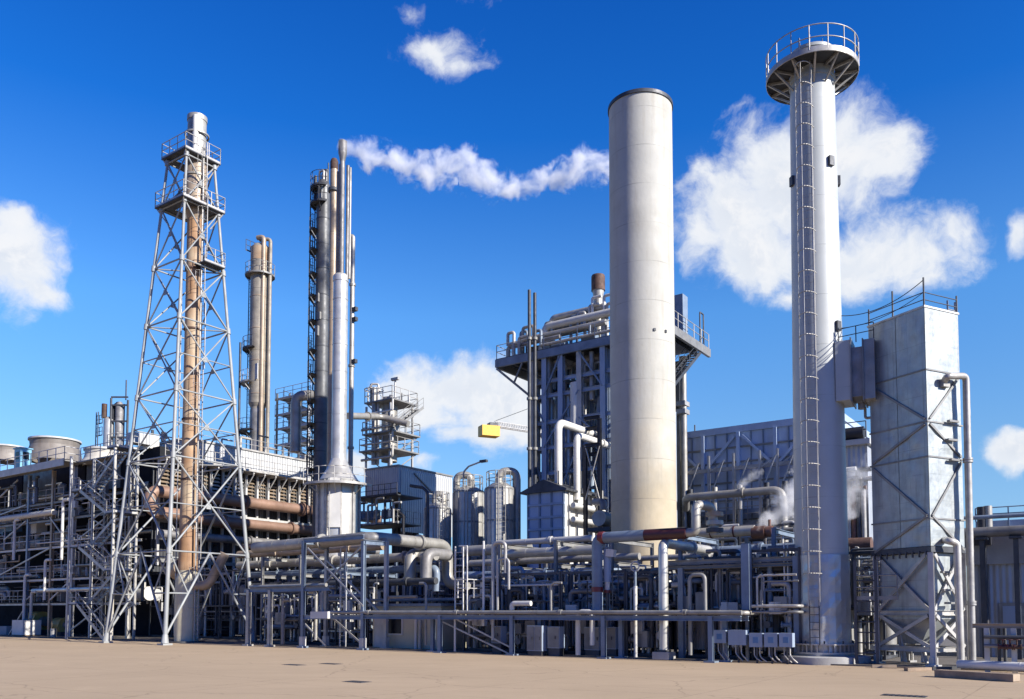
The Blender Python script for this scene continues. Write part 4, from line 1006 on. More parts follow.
p = gv(337, 43.5); k = 1 / ppm(p)
t = T('flue_column', 'shiny silver column carrying a tall bundle of steaming flues on a polygonal house', 'column', p)
column(p, [(7.6 * k, z(462)), (7.4 * k, z(282)), (7.9 * k, z(282)), (7.9 * k, z(277)), (6.5 * k, z(275)), (0, z(275))]).build('shell', 'aluminium cladding', t)
seams(t, p, 7.5 * k, (440, 415, 390, 372, 345, 320, 300), 'aluminium cladding', .035)
hx = 21 * k
column(p, [(hx, 5.5), (hx, z(482)), (hx * .62, z(470)), (7.8 * k, z(459)), (7.6 * k, z(459))], 10).build('house', 'aluminium cladding', t)
for i in range(10):
    a = 2 * math.pi * i / 10; c = Vector((math.cos(a), math.sin(a), 0)) * (hx + .03); b = MB(); b.beam(up(p, 5.5) + c, up(p, z(482)) + c, .14); b.build('corner_strip', 'galvanised steel', t)
b = MB(); b.lathe(p, [(hx, z(484)), (hx * 1.02, z(484)), (hx * 1.02, z(481)), (hx, z(481))], 10); b.build('eaves_ring', 'mid grey paint', t)
for (px, y0, yt, rr, m_) in ((340, 277, 147, 2.5, 'dirty cladding'), (336, 276, 165, 1.9, 'tan cladding'), (343.8, 279, 166, 1.7, 'dirty cladding'), (346.3, 279, 168, 1.2, 'dull cladding'), (333.5, 277, 172, 1.3, 'tan cladding')):
    c = px_at(p, px) - E2 * (.25 if px == 340 else .05); b = MB(); b.cyl(up(c, z(y0)), up(c, z(yt)), rr * k, n=14); b.build('flue', m_, t)
    if px == 340:
        PLUME = up(c, z(143)); b = MB(); b.lathe(c, [(2.5 * k, z(163)), (4.4 * k, z(155)), (4.4 * k, z(143)), (3.9 * k, z(143)), (3.6 * k, z(150))], 20); b.build('flue_head', 'dirty cladding', t)
b = MB(); b.ladder(up(p, z(482)) - E2 * hx * 1.08 + E1 * .6, up(p, 6) - E2 * hx * 1.08 + E1 * .6, E1, .5, .4, .03); b.build('ladder', 'galvanised steel', t)
b = MB(); b.box(up(p, z(505)) + (E1 * .6 - E2 * .8) * hx * 1.0, .9, .12, 3.6, ((E1 * .8 + E2 * .6), (E2 * .8 - E1 * .6), Z)); b.build('door_panel', 'white paint', t)
landing(t, p, hx, hx + 1.0, z(486), 3.4, 6.2, 'galvanised steel')

p = gv(349, 47.5); k = 1 / ppm(p)
c1 = px_at(p, 345.5)
t = tpipe('overhead_pipe', [up(c1, z(238) - .5), up(c1, z(236.5)), up(p, z(236.5)), up(p, 6)], 2.4 * k, 'dull cladding', 'slim pipe hooked over at its top, right edge of the tall flue group', bend=.7, n=12, gap=3)
for y in (320, 362, 310):
    b = MB(); b.box(up(p, z(y)) + E1 * 3.4 * k, .5, .3, .3); b.build('pipe_guide', 'dark steel', t)

# ------------------------------------------------------------------ clad fan house with a three storey stripper on its roof
uH = uv(pg(397.5, 640))[0]
cn = gv(397.5, 56); uH, vH = uv(cn); zT = zat(cn, 466)
u0 = uv(gv(364, 56))[0]; vB = uv(pu(452, 477, uH))[1]
t = T('fan_house', 'pale ribbed metal building with one sunlit side, under the three storey stripper', 'building', cn)
zb = zat(cn, 492)
b = MB(); b.ubox(u0, uH, vH, vB, zb, zT); b.build('cladding', 'corrugated grey', t)
b = MB(); b.ubox(u0 - .1, uH + .1, vH - .1, vB + .1, zT, zT + .14); b.build('roof', 'mid grey paint', t)
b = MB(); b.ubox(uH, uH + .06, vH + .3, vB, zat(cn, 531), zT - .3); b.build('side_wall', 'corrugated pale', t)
for i in range(4):
    v = vH + (vB - vH) * (i + .2) / 4; b = MB(); b.ibeam(W(uH - .4, v, 0), W(uH - .4, v, zb), .3, .3); b.build('column', 'dark steel', t)
b = MB(); b.beam(W(uH + .12, vH + 2, zT - .4), W(uH + .12, vH + 8, zb - 1.5), .12); b.build('stay', 'mid grey paint', t)
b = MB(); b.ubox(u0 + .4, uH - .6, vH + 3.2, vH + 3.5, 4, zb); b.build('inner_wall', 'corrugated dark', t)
p = gv(385, 54.5)
t = T('fan_bank', 'dark tangle of fan drives, rails and piping under the eaves of the ribbed fan house', 'fan drive', up(p, zat(p, 530)))
b = MB(); zz = zat(p, 526); b.box(up(p, zz), 5.6, 3.0, .16); b.build('platform', 'dark steel', t)
b = MB(); b.rail([up(p, zz) - E1 * 2.8 - E2 * 1.5, up(p, zz) + E1 * 2.8 - E2 * 1.5, up(p, zz) + E1 * 2.8 + E2 * 1.5], 1.1, .9, .03); b.build('railing', 'galvanised steel', t)
b = MB(); zz2 = zat(p, 499); b.rail([up(p, zz2) - E1 * 2.9 - E2 * 1.7, up(p, zz2) + E1 * 2.9 - E2 * 1.7], 1.0, .7, .03); b.box(up(p, zz2), 5.8, 3.2, .1); b.build('upper_platform', 'dark steel', t)
for i in range(7):
    c = p + E1 * (-2.4 + .8 * i) - E2 * (.9 + .2 * (i % 2)); b = MB(); b.cyl(up(c, zz + .5), up(c, zz + 1.3), .3, n=14); b.cyl(up(c, zz + 1.3), up(c, zz2), .09, n=8); b.build('fan_motor', 'blue grey paint' if i % 3 else 'mid grey paint', t)
for i in range(6):
    c = p + E1 * (-2.6 + 1.0 * i) - E2 * 1.6; b = MB(); b.pipe([up(c, zz), up(c, zz2 - .2 - .25 * (i % 3)), up(c, zz2 - .2 - .25 * (i % 3)) + E1 * .9], .10, n=8); b.build('pipe', ('dull cladding', 'dark steel', 'galvanised steel')[i % 3], t)
b = MB(); b.pipe([up(p, zz - 2) + E1 * 3.2 - E2 * 1.2, up(p, zz + .6) + E1 * 3.2 - E2 * 1.2, up(p, zz + 1.4) + E1 * 1.8 - E2 * 1.2], .14, n=10); b.build('pipe', 'black steel', t)

p = gv(388, 59); k = 1 / ppm(p)
t = T('stripper_tower', 'open three storey platform tower round a vessel, above the ribbed fan house', 'platform tower', up(p, zT + .14))
b = MB(); b.lathe(p, [(8 * k, z(462)), (8 * k, z(404)), (7 * k, z(398)), (0, z(396))], 28); b.build('vessel', 'dull cladding', t)
seams(t, p, 8 * k, (444, 428, 418), 'galvanised steel')
for (px, r_, m_) in ((379, 2.4, 'dull cladding'), (396, 2.0, 'galvanised steel'), (383, 1.6, 'pale steel paint')):
    c = px_at(p, px) - E2 * .9; b = MB(); b.cyl(up(c, z(466)), up(c, z(397)), r_ * k, n=10); b.build('riser', m_, t)
for i, (y, xa, xb) in enumerate(((404.5, 362, 417), (436, 360, 420), (453, 357, 419))):
    a, c = px_at(p, xa), px_at(p, xb); hw = (c - a).length / 2; zz = z(y); r_ = hw * .72
    b = MB(); b.box(up((a + c) / 2, zz), r_ * 1.92, r_ * 1.92, .14); b.build('deck', 'mid grey paint', t)
    m0 = up((a + c) / 2, zz + .06); s_ = r_ * .94
    b = MB(); b.rail([m0 - E1 * s_ - E2 * s_, m0 + E1 * s_ - E2 * s_, m0 + E1 * s_ + E2 * s_, m0 - E1 * s_ + E2 * s_], 1.15, 1.1, .035, closed=True, toe=False); b.build('railing', 'galvanised steel', t)
    for sx in (-1, 1):
        for sy in (-1, 1):
            b = MB(); b.beam(up(p, zz - 1.5) + E1 * 8 * k * sx * .7 + E2 * sy * 8 * k * .7, up(m0, zz - .1) + E1 * s_ * sx * .9 + E2 * s_ * sy * .9, .1); b.build('bracket', 'galvanised steel', t)
for sx, sy in ((-1, -1), (1, -1), (1, 1), (-1, 1)):
    c = p + E1 * 1.55 * sx + E2 * 1.55 * sy; b = MB(); b.beam(up(c, zT + .14), up(c, z(408)), .16); b.build('post', 'galvanised steel', t)
b = MB(); b.stair(up(p, z(436)) + E1 * 2.2 - E2 * 2.0, up(p, z(407)) + E1 * 2.2 + E2 * 2.0, E1, .7, .3); b.build('flight', 'mid grey paint', t)
for i, (px, y0, y1, r_) in enumerate(((393.5, 404, 379, 1.0), (372, 404, 388, 2.6), (369, 404, 384, 1.0), (376, 398, 387, 1.0), (366, 404, 393, .8), (400, 404, 393, .8), (408, 404, 396, .7))):
    c = px_at(p, px); b = MB(); b.cyl(up(c, z(y0)), up(c, z(y1)), r_ * k, n=10)
    if i == 0: b.box(up(c, z(y1)), .9, .3, .25)
    b.build('head_nozzle', ('galvanised steel', 'dull cladding', 'dark steel')[i % 3], t)
b = MB(); b.arc(up(px_at(p, 372), z(390)), .9, 0, 2 * math.pi, .06, 16); b.pipe([up(px_at(p, 366), z(390)), up(px_at(p, 370), z(384)), up(px_at(p, 376), z(384)), up(px_at(p, 378), z(392))], .1, n=8); b.build('vent_loop', 'galvanised steel', t)
for i in range(4):
    b = MB(); b.pipe([up(p, z(461 - i * 15)) - E1 * 2.0 - E2 * 1.7, up(p, z(461 - i * 15)) + E1 * 2.0 - E2 * 1.7, up(p, z(461 - i * 15) + 1.0) + E1 * 2.0 - E2 * 1.7], .09 if i % 2 else .13, n=10); b.build('pipe', ('dull cladding', 'white paint')[i % 2], t)
a, c = gv(340, 46), gv(406, 58)
tpipe('transfer_pipe', [up(gv(346, 51), zat(gv(346, 51), 416)), up(gv(378, 56.8), zat(gv(378, 56.8), 416.5)), up(gv(407, 57.5), zat(gv(407, 57.5), 424))], .30, 'dull cladding', 'light horizontal pipe linking the tall flue group to the three storey stripper', bend=1, n=12, gap=2.5)

# ------------------------------------------------------------------ three aluminium silos with gooseneck vents
def silo(px0, px1, ytop, v, lb, goose, ridge=True, mm='aluminium cladding'):
    p = gv((px0 + px1) / 2, v); k = 1 / ppm(p); r_ = (px1 - px0) / 2 * k; zt = zat(p, ytop)
    t = T('silo', lb, 'silo', up(p, 0), 'silver silos with goosenecks')
    b = MB(); b.lathe(p, [(r_, 1.5), (r_, zt), (r_ * .96, zt), (r_ * .5, zt + .35), (0, zt + .4)], 40); b.build('shell', mm, t)
    for i in range(14):
        a = 2 * math.pi * i / 14; c = Vector((math.cos(a), math.sin(a), 0)) * (r_ + .02); b = MB(); b.beam(up(p, 1.6) + c, up(p, zt - .1) + c, .07); b.build('seam_strip', 'galvanised steel', t)
    for zz in (zt - .1, zt - 2.4, zt - 4.8): b = MB(); b.lathe(p, [(r_, zz - .06), (r_ * 1.03, zz - .06), (r_ * 1.03, zz + .06), (r_, zz + .06)], 40); b.build('hoop', 'mid grey paint', t)
    gx0, gx1, gy, gb, gr = goose; c0, c1 = px_at(p, gx0), px_at(p, gx1); zg = zat(p, gy)
    b = MB(); b.pipe([up(c0, zt), up(c0, zg), up(c1, zg), up(c1, zat(p, gb))], gr, gr * 2.2, 14); b.build('gooseneck', 'dull cladding', t)
    m0 = up(p, zt + .05); b = MB(); s_ = r_ * .9
    b.rail([m0 + Vector((math.cos(a) * s_, math.sin(a) * s_, 0)) for a in [2 * math.pi * i / 10 for i in range(10)]], 1.1, 3, .028, closed=True, toe=False); b.build('railing', 'galvanised steel', t)
    b = MB(); n_ = Vector((-p.x, -p.y, 0)).normalized() ; n_ = (n_ + E1 * .15).normalized(); b.ladder(up(p, 2) + n_ * (r_ + .18), up(p, zt + 1.1) + n_ * (r_ + .18), Z.cross(n_), .5, .36, .03); b.build('ladder', 'galvanised steel', t)
    return t
silo(424, 450, 508, 48.5, 'smallest silver silo with a dark loop on its lid, left of the two tall silos', (434, 443, 494, 508, .2), mm='aluminium cladding')
silo(453, 484, 491.5, 50.5, 'middle silver silo with a gooseneck at its left edge', (456, 471, 475, 490, .28))
silo(485, 514.5, 488, 49, 'right silver silo beside the blue panelled box, with a gooseneck hooked over its right edge', (499, 517, 471, 548, .27))
for px, yt, v, lb in ((463, 467, 49.6, 'curved lamp pole rising between the goosenecks of the silos'), (427, 487, 47.5, 'crooked thin black vent pipe left of the smallest silo')):
    p = gv(px, v); k = 1 / ppm(p); t = T('lamp_pole' if px > 440 else 'vent_pipe', lb, 'pole', p); b = MB(); s_ = 1 if px > 440 else -1
    b.pipe([up(p, 5), up(p, zat(p, yt + 5)), up(p, zat(p, yt)) + E1 * s_ * .5, up(p, zat(p, yt) + .25) + E1 * s_ * 1.7], .07 if s_ > 0 else .12, .4, 8); b.build('pole', 'pale steel paint' if s_ > 0 else 'dark steel', t)
    if s_ > 0: b = MB(); b.box(up(p, zat(p, yt) + .25) + E1 * 1.9, .6, .25, .18); b.build('lamp_head', 'dark steel', t)

# ------------------------------------------------------------------ steel boiler frame behind the chimney
uL, uR, vF, vR = -39.4, -24.3, 54.0, 61.2
zD = zat(W(-31, vF), 338.5) - .1
t = T('boiler_frame', 'tall blue grey steel boiler frame with cantilevered pipe deck, behind the concrete chimney', 'steel frame', W((uL + uR) / 2, vF, 0))
fr = lambda px, v=vF: uv(gv(px, v))[0]
b = MB(); b.ubox(uL, uR, vF, vR, zD - .06, zD); b.build('top_deck', 'dark steel', t)
for a, c in ((W(uL, vF, zD - .4), W(uR, vF, zD - .4)), (W(uR, vF + .2, zD - .4), W(uR, vR, zD - .4)), (W(uL, vF + .2, zD - .4), W(uL, vR, zD - .4))):
    b = MB(); b.beam(a, c, .22, .62); b.build('edge_beam', 'blue grey paint' if abs(a.z - c.z) < .1 and (c - a).dot(E1) > 1 else 'mid grey paint', t)
for i in range(7):
    u = uL + (uR - uL) * (i + .5) / 7; b = MB(); b.beam(W(u, vF + .15, zD - .25), W(u, vR, zD - .25), .14, .3); b.build('joist', 'dark steel', t)
b = MB(); b.rail([W(uL + .05, vR, zD), W(uL + .05, vF + .05, zD), W(uR - .05, vF + .05, zD), W(uR - .05, vR, zD)], 1.1, 1.5, .03, toe=False); b.build('deck_railing', 'galvanised steel', t)
cu = [fr(px) for px in (532, 543.5, 560, 579, 603, 640)]
mc = ['pale steel paint', 'panel blue grey', 'panel blue grey', 'pale steel paint', 'panel blue grey', 'panel blue grey']
for j, v in enumerate((vF + .3, vF + 3.4, vR - .3)):
    for i, u in enumerate(cu):
        b = MB(); b.ibeam(W(u, v, 0), W(u, v, zD - .7), .42, .42); b.build('column', mc[i] if j == 0 else 'blue grey paint' if j == 1 else 'mid grey paint', t)
for y in (376, 391, 418, 444, 470):
    zz = zat(gv(570, vF), y)
    for v in (vF + .35, vF + 3.4):
        b = MB(); b.ibeam(W(cu[0], v, zz), W(cu[-1], v, zz), .2, .3); b.build('girder', 'panel blue grey', t)
    for u in cu[::2]:
        b = MB(); b.ibeam(W(u, vF + .5, zz), W(u, vR - .3, zz), .2, .3); b.build('cross_girder', 'mid grey paint', t)
zl = [zat(gv(570, vF), y) for y in (490, 444, 418, 391)] + [zD - .7]
for i in range(len(cu) - 2):
    for j in range(4):
        if (i + j) % 2 == 0:
            s_ = (i // 2 + j) % 2; a, c = (zl[j], zl[j + 1]) if s_ else (zl[j + 1], zl[j])
            b = MB(); b.beam(W(cu[i], vF + .1, a), W(cu[i + 1], vF + .1, c), .12); b.build('brace', 'blue grey paint', t)
        b = MB(); a, c = (zl[j], zl[j + 1]) if (i + j) % 3 else (zl[j + 1], zl[j]); b.beam(W(cu[i], vF + 3.6, a), W(cu[i + 1], vF + 3.6, c), .12); b.build('brace', 'dark steel', t)
b = MB(); b.beam(W(uL + .1, vF, zD - .8), W(cu[0], vF + .1, zat(gv(531, vF), 398)), .16); b.build('knee_brace', 'mid grey paint', t)
b = MB(); b.beam(W(uL + .1, vR, zD - .8), W(cu[0], vR, zat(gv(531, vF), 398)), .16); b.build('knee_brace', 'dark steel', t)
b = MB(); b.beam(W(uL + 2.6, vF, zD - .7), W((uL + cu[0]) / 2, vF + .05, (zD - .8 + zat(gv(531, vF), 398)) / 2), .12); b.build('knee_brace', 'mid grey paint', t)
b = MB(); b.stair(W(uR - .4, vR - 1.0, zD - .2), W(uR - .4, vF + .5, zD - 4.4), E1, .8, .3); b.build('side_stair', 'dark steel', t)
RR = random.Random(11)
for i in range(44):                                     # tubes standing between the columns
    u = RR.uniform(cu[0] + .3, cu[-1] - .5); v = vF + RR.uniform(.9, 5.5); r_ = RR.choice((.08, .12, .16, .28, .34)); z0 = zl[0] + RR.uniform(-3, 5); z1 = min(zD - .8, z0 + RR.uniform(5, 14))
    b = MB(); b.pipe([W(u, v, z0), W(u, v, z1), W(u + RR.choice((-1, 1)) * RR.uniform(.6, 2), v, z1)], r_, n=10); b.build('tube', RR.choice(('dull cladding', 'aluminium cladding', 'white paint', 'galvanised steel', 'panel blue grey')), t)
for px, ya, yb, r_, dv, m_ in ((569.5, 485, 392, .30, .9, 'aluminium cladding'), (576.5, 425, 383, .42, .4, 'white paint'), (552, 480, 400, .26, 1.4, 'aluminium cladding'), (538, 488, 380, .22, .9, 'galvanised steel'), (593, 400, 352, .2, .7, 'dull cladding'), (587, 470, 365, .3, 1.8, 'galvanised steel'), (611, 480, 350, .3, .9, 'blue grey paint'), (549, 395, 356, .3, .7, 'dull cladding')):
    c = gv(px, vF + dv); b = MB(); b.cyl(up(c, zat(c, ya)), up(c, zat(c, yb)), r_, n=14); b.build('tube', m_, t)
b = MB(); b.ubox(fr(585), fr(664), vF + 2.2, vF + 2.4, 8, zat(gv(590, vF + 2.2), 424)); b.build('casing_wall', 'panel blue grey', t)
b = MB(); b.ubox(cu[0] + 4, fr(652, vR), vR - 1.2, vR - 1, 8, zat(gv(590, vR), 436)); b.build('casing_wall', 'corrugated dark', t)
for i in range(6): b = MB(); u = fr(585) + 1.2 * i; b.beam(W(u, vF + 2.15, 8), W(u, vF + 2.15, zat(gv(590, vF + 2.2), 424)), .1); b.build('casing_rib', 'blue grey paint', t)
for i in range(6): zz = zat(gv(590, vF + 2.2), 430 + 16 * i); b = MB(); b.beam(W(fr(585), vF + 2.1, zz), W(fr(664), vF + 2.1, zz), .1); b.build('casing_rib', 'blue grey paint', t)
# on the deck
def dk(px, py, v): return pv(px, py, v)
for i, (xa, ya, xb, yb, dv, r_, m_) in enumerate(((522, 340, 606, 322.5, 1.2, .22, 'dull cladding'), (545, 327, 612, 312, 1.6, .30, 'white paint'), (552, 318, 606, 306.5, 2.2, .26, 'galvanised steel'), (508, 347, 560, 337, .7, .16, 'dirty cladding'), (540, 346, 612, 330, .4, .12, 'galvanised steel'), (548, 333, 600, 322, 2.8, .5, 'mid grey paint'))):
    a, c = dk(xa, ya, vF + dv), dk(xb, yb, vF + dv); zz = (a.z + c.z) / 2; b = MB(); b.pipe([up(a, zD), up(a, zz), up(c, zz)], r_, n=12); b.build('deck_pipe', m_, t)
for i, (px, yt, dv) in enumerate(((514, 332, .6), (523, 328, 1.2), (527, 331, 1.6), (519, 338, .4), (552, 322, 1.6), (571, 317, 1.6), (585, 312, 1.6), (509, 345, .6), (541, 330, .6))):
    c = dk(px, 345, vF + dv); zz = zat(c, yt); b = MB(); b.pipe([up(c, zD), up(c, zz), up(c, zz) + E1 * (1.0 if i % 2 else -.6), up(c, zz - 1.0) + E1 * (1.0 if i % 2 else -.6)], .13, n=8); b.build('safety_valve_pipe', ('galvanised steel', 'dull cladding', 'blue grey paint')[i % 3], t)
for px, dv in ((535, 1.0), (545, 2.2), (560, 1.2), (577, 2.0), (590, 1.0), (600, 2.4)):
    c = dk(px, 335, vF + dv); b = MB(); b.cyl(up(c, zD + .4) - E1 * .6, up(c, zD + .4) + E1 * .6, .34, n=12); b.cyl(up(c, zD + .6), up(c, zD + 1.5), .1, n=8); b.build('valve', ('mid grey paint', 'dark steel', 'blue grey paint')[int(px) % 3], t)
c = gv(600, vF + 2.6); k = 1 / ppm(c)
b = MB(); b.lathe(c, [(7 * k, zat(c, 291)), (7 * k, zat(c, 277)), (6.4 * k, zat(c, 275.5)), (5.2 * k, zat(c, 275.5)), (5.2 * k, zat(c, 284))], 24); b.build('silencer_cap', 'rust dark', t)
b = MB(); b.lathe(c, [(4.4 * k, zD), (4.4 * k, zat(c, 300)), (6.2 * k, zat(c, 290.5))], 20); b.build('silencer_pipe', 'dull cladding', t)
for px, yt in ((594, 298), (606, 296), (609, 304), (591, 306), (604, 312), (597, 314)):
    q = gv(px, vF + 1.8); b = MB(); b.pipe([up(q, zD), up(q, zat(q, yt)), up(q, zat(q, yt)) + E1 * .8], .12, n=8); b.build('safety_valve_pipe', 'galvanised steel' if px % 2 else 'white paint', t)
q = pu(679, 318, uR - .8); b = MB(); zz = zat(q, 298); b.box(up(q, (zD + zz) / 2 + .1), 1.0, .9, zz - zD); b.build('deck_cabinet', 'blue grey paint', t)
q = pu(700, 330, uR - .5); b = MB(); b.pipe([up(q, zD), up(q, zat(q, 312)), up(q, zat(q, 312)) + E2 * .7, up(q, zD + .5) + E2 * .7], .06, n=6); b.build('deck_hoist', 'dark steel', t)
# the two black masts clamped to the frame
for px, v, yt, lb in ((529.7, vF - .5, 290, 'taller near one of the two thin dark masts clamped to the boiler frame corner'), (535.3, vF - .25, 293, 'shorter farther one of the two thin dark masts clamped to the boiler frame corner')):
    p = gv(px, v); t2 = T('mast', lb, 'mast', p, 'dark masts at the boiler frame corner'); b = MB(); b.cyl(p, up(p, zat(p, yt)), .15, .13, 12); b.build('pole', 'dark steel', t2)
    for y in (340, 400, 450): b = MB(); b.cyl(up(p, zat(p, y)), up(p, zat(p, y) + .2), .22, n=10); b.build('clamp', 'mid grey paint', t2)
# white vertical standpipe right of the chimney
p = gv(686, 60.5); t = T('standpipe', 'tall white vertical pipe with collars between the concrete chimney and the blue panelled wall', 'pipe', p)
k = 1 / ppm(p); b = MB(); b.cyl(p, up(p, zat(p, 360)), 3.1 * k, n=16); b.build('pipe', 'dull cladding', t)
b = MB(); b.cyl(up(p, zat(p, 361)), up(p, zat(p, 357)), 4.4 * k, n=16); b.build('head_flange', 'white paint', t)
for y in (404, 412): b = MB(); b.box(up(p, zat(p, y)) - E1 * .5, 1.6, .9, .34); b.build('pipe_support', 'galvanised steel', t)

# white steam lines from the frame to the chimney
a = gv(558.8, 49.5); zq = zat(a, 422)
tpipe('steam_line', [up(a, zat(a, 500)), up(a, zq), up(a, zq) + E2 * 6.4], .27, 'white paint', 'outer white steam line bending from the blue panelled box towards the chimney', bend=.7, n=18, gap=1.6)
a = gv(577.6, 50.0); zq = zat(a, 435)
tpipe('steam_line', [up(a, zat(a, 500)), up(a, zq), up(a, zq) + E2 * 5.9], .24, 'white paint', 'inner white steam line, the lower of the two bends before the chimney', bend=.6, n=18, gap=1.6)
t = T('pipe_trestle', 'dark open steel trestle holding the two white steam lines left of the chimney', 'trestle', gv(595, 50.2))
for px in (586, 600.5):
    for v in (50.2, 52.9):
        c = gv(px, v); b = MB(); b.ibeam(up(c, 6), up(c, zat(c, 418 if px > 590 else 445)), .24, .24); b.build('post', 'black steel', t)
for y in (419, 446):
    for v in (50.1, 53):
        a, c = gv(586 if y > 430 else 585, v), gv(601, v); b = MB(); b.ibeam(up(a, zat(a, y) if v < 51 else zat(gv(586, 50.1), y)), up(c, zat(gv(586, 50.1), y)), .2, .26); b.build('beam', 'black steel', t)
c0, c1 = gv(586, 50.1), gv(600.5, 50.1)
for s_ in (0, 1): b = MB(); b.cyl(up(c0, zat(c0, 446 if s_ else 500)), up(c1, zat(c1, 500 if s_ else 446)), .05, n=6); b.build('brace', 'galvanised steel', t)

# blue panelled box with gabled lid
cn = gv(564, 48.6); uC, vC = uv(cn); uA = uv(gv(528.5, 48.6))[0]; vB2 = min(53.8, uv(pu(611, 500, uC))[1]); zt = zat(cn, 489)
t = T('panelled_box', 'blue grey panelled box housing with low gabled dark lid and one white sunlit side', 'housing', cn)
b = MB(); b.ubox(uA, uC, vC, vB2, 5.2, zt); b.build('body', 'wall blue', t)
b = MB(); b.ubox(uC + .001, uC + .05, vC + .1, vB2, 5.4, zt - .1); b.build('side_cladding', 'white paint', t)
um = (uA + uC) / 2; b = MB()
pr = [W(uA - .5, vC - .3, zt), W(um, vC - .3, zt + .75), W(uC + .4, vC - .3, zt), W(uC + .4, vC - .3, zt - .12), W(uA - .5, vC - .3, zt - .12)]
b.poly([q for q in pr], -(vB2 - vC + .6), E2); b.build('lid', 'dark steel', t)
for i in range(4): u = uA + (uC - uA) * i / 3; b = MB(); b.ubox(u - .06, u + .06, vC - .09, vC, 5.2, zt - .05); b.build('rib', 'blue grey paint', t)
for zz in (zat(cn, 503), zat(cn, 516), zat(cn, 528)): b = MB(); b.ubox(uA, uC + .09, vC - .11, vC, zz - .08, zz + .08); b.build('ledge', 'panel blue grey', t)
for i in range(5): v = vC + (vB2 - vC) * (i + .5) / 5; b = MB(); b.ubox(uC + .05, uC + .17, v - .07, v + .07, 5.4, zt - .1); b.build('side_rib', 'pale steel paint', t)
for y in (505, 519): zz = zat(cn, y); b = MB(); b.pipe([W(uC + .5, vC + .4, zz), W(uC + .5, vB2 - .5, zz), W(uC + .5, vB2 - .5, zz - 1.2)], .2, n=10); b.build('side_pipe', 'white paint', t)
b = MB(); b.cyl(W(uC + .9, vC + 3.4, 7), W(uC + .9, vC + 3.4, zt + .2), .25, n=12); b.build('side_pipe', 'dull cladding', t)
for i in range(5): u = uA + .3 + i * .9; b = MB(); b.cyl(W(u, vC + .6, zt), W(u, vC + .6, zt + 1.0 + .2 * (i % 3)), .05 + .03 * (i % 2), n=6); b.build('lid_vent', 'dark steel', t)
p = gv(604, 47.4); t = T('blower', 'grey blower casing with flexible duct beside the white side of the panelled box', 'blower', p)
b = MB(); b.cyl(up(p, zat(p, 519)) - E2 * .6, up(p, zat(p, 519)) + E2 * .6, .5, n=20); b.build('casing', 'dull cladding', t)
b = MB(); b.pipe([up(p, zat(p, 519)) + Z * .6, up(p, zat(p, 502)), up(p, zat(p, 500)) - E1 * .9 + E2 * .5], .24, .5, 14); b.build('duct', 'dirty cladding', t)
b = MB(); b.box(up(p, zat(p, 530)), 1.6, 1.4, .25); b.build('stand', 'dark steel', t)

# ------------------------------------------------------------------ blue grey panelled wall
vW = 62.0
uW0, uW1 = fr(672, vW), fr(846, vW); c = gv(740, vW); zW = zat(c, 432.5)
t = T('panelled_wall', 'big blue grey panelled boiler wall with diagonal ribs and bracket posts behind the white stack', 'building', W((uW0 + uW1) / 2, vW, 0))
b = MB(); b.ubox(uW0 - 6, uW1, vW, vW + 9, 0, zW); b.build('panelling', 'wall blue', t)
b = MB(); b.ubox(uW0 - 6, uW1 + .1, vW - .2, vW + 9.1, zW, zW + .5); b.build('parapet', 'wall blue', t)
nb = 14; du = (uW1 - uW0) / nb
for i in range(nb + 1):
    u = uW0 + du * i; b = MB(); w_ = .26 if i % 3 == 0 else .09; b.ubox(u - w_ / 2, u + w_ / 2, vW - (.3 if i % 3 == 0 else .1), vW, 0, zW); b.build('rib', 'wall blue' if i % 3 == 0 else 'blue grey paint', t)
for k_, y in enumerate((447, 462, 482, 500, 520)):
    zz = zat(c, y); b = MB(); b.ubox(uW0 - 6, uW1, vW - .13, vW, zz - .06, zz + .06); b.build('ledge', 'mid grey paint', t)
zr = zat(c, 466)
for i in range(0, nb - 2, 3):
    s_ = (i // 3) % 2; a, q = (zW - .3, zr) if s_ == 0 else (zr, zW - .3); b = MB(); b.beam(W(uW0 + du * i + .3, vW - .2, a), W(uW0 + du * (i + 3) - .3, vW - .2, q), .2, .2); b.build('diagonal_rib', 'wall blue', t)
zs_ = zat(c, 470); b = MB(); b.ubox(uW0, uW1, vW - 1.0, vW - .75, zs_ - .14, zs_ + .14); b.build('pipe_rail', 'pale steel paint', t)
for px in (686, 710.5, 735.5, 762, 780, 797, 815):
    u = fr(px, vW - 1.2); b = MB(); b.ibeam(W(u, vW - 1.2, 0), W(u, vW - 1.2, zs_ + 1.1), .15, .2); pst = b.build('bracket_post', 'pale steel paint', t)
    b = MB(); b.beam(W(u + .1, vW - 1.3, zs_ - 2.2), W(u + 1.2, vW - 1.3, zs_ + .6), .09); b.beam(W(u + .1, vW - 1.3, zs_ - .2), W(u + 1.3, vW - 1.3, zs_ + .6), .07); b.build('spring_hanger', 'pale steel paint', pst)
    b = MB(); b.cyl(W(u + .6, vW - 1.5, zs_ - 4.4), W(u + .6, vW - 1.5, zs_ - 1.4), .2, n=10); b.cyl(W(u + .6, vW - 1.5, zs_ - 3.2), W(u + .6, vW - 1.5, zs_ - 2.6), .3, n=10); b.build('soot_blower', 'dull cladding' if px % 2 else 'dark steel', pst)
for y, m_ in ((513, 'blue grey paint'), (525, 'mid grey paint')):
    zz = zat(c, y); b = MB(); b.ubox(uW0, uW1, vW - 1.0, vW - .4, zz - .15, zz + .15); b.build('walkway', m_, t)
    b = MB(); b.rail([W(uW0, vW - 1.0, zz + .15), W(uW1, vW - 1.0, zz + .15)], 1.1, 1.6, .03, toe=False); b.build('railing', 'galvanised steel', t)
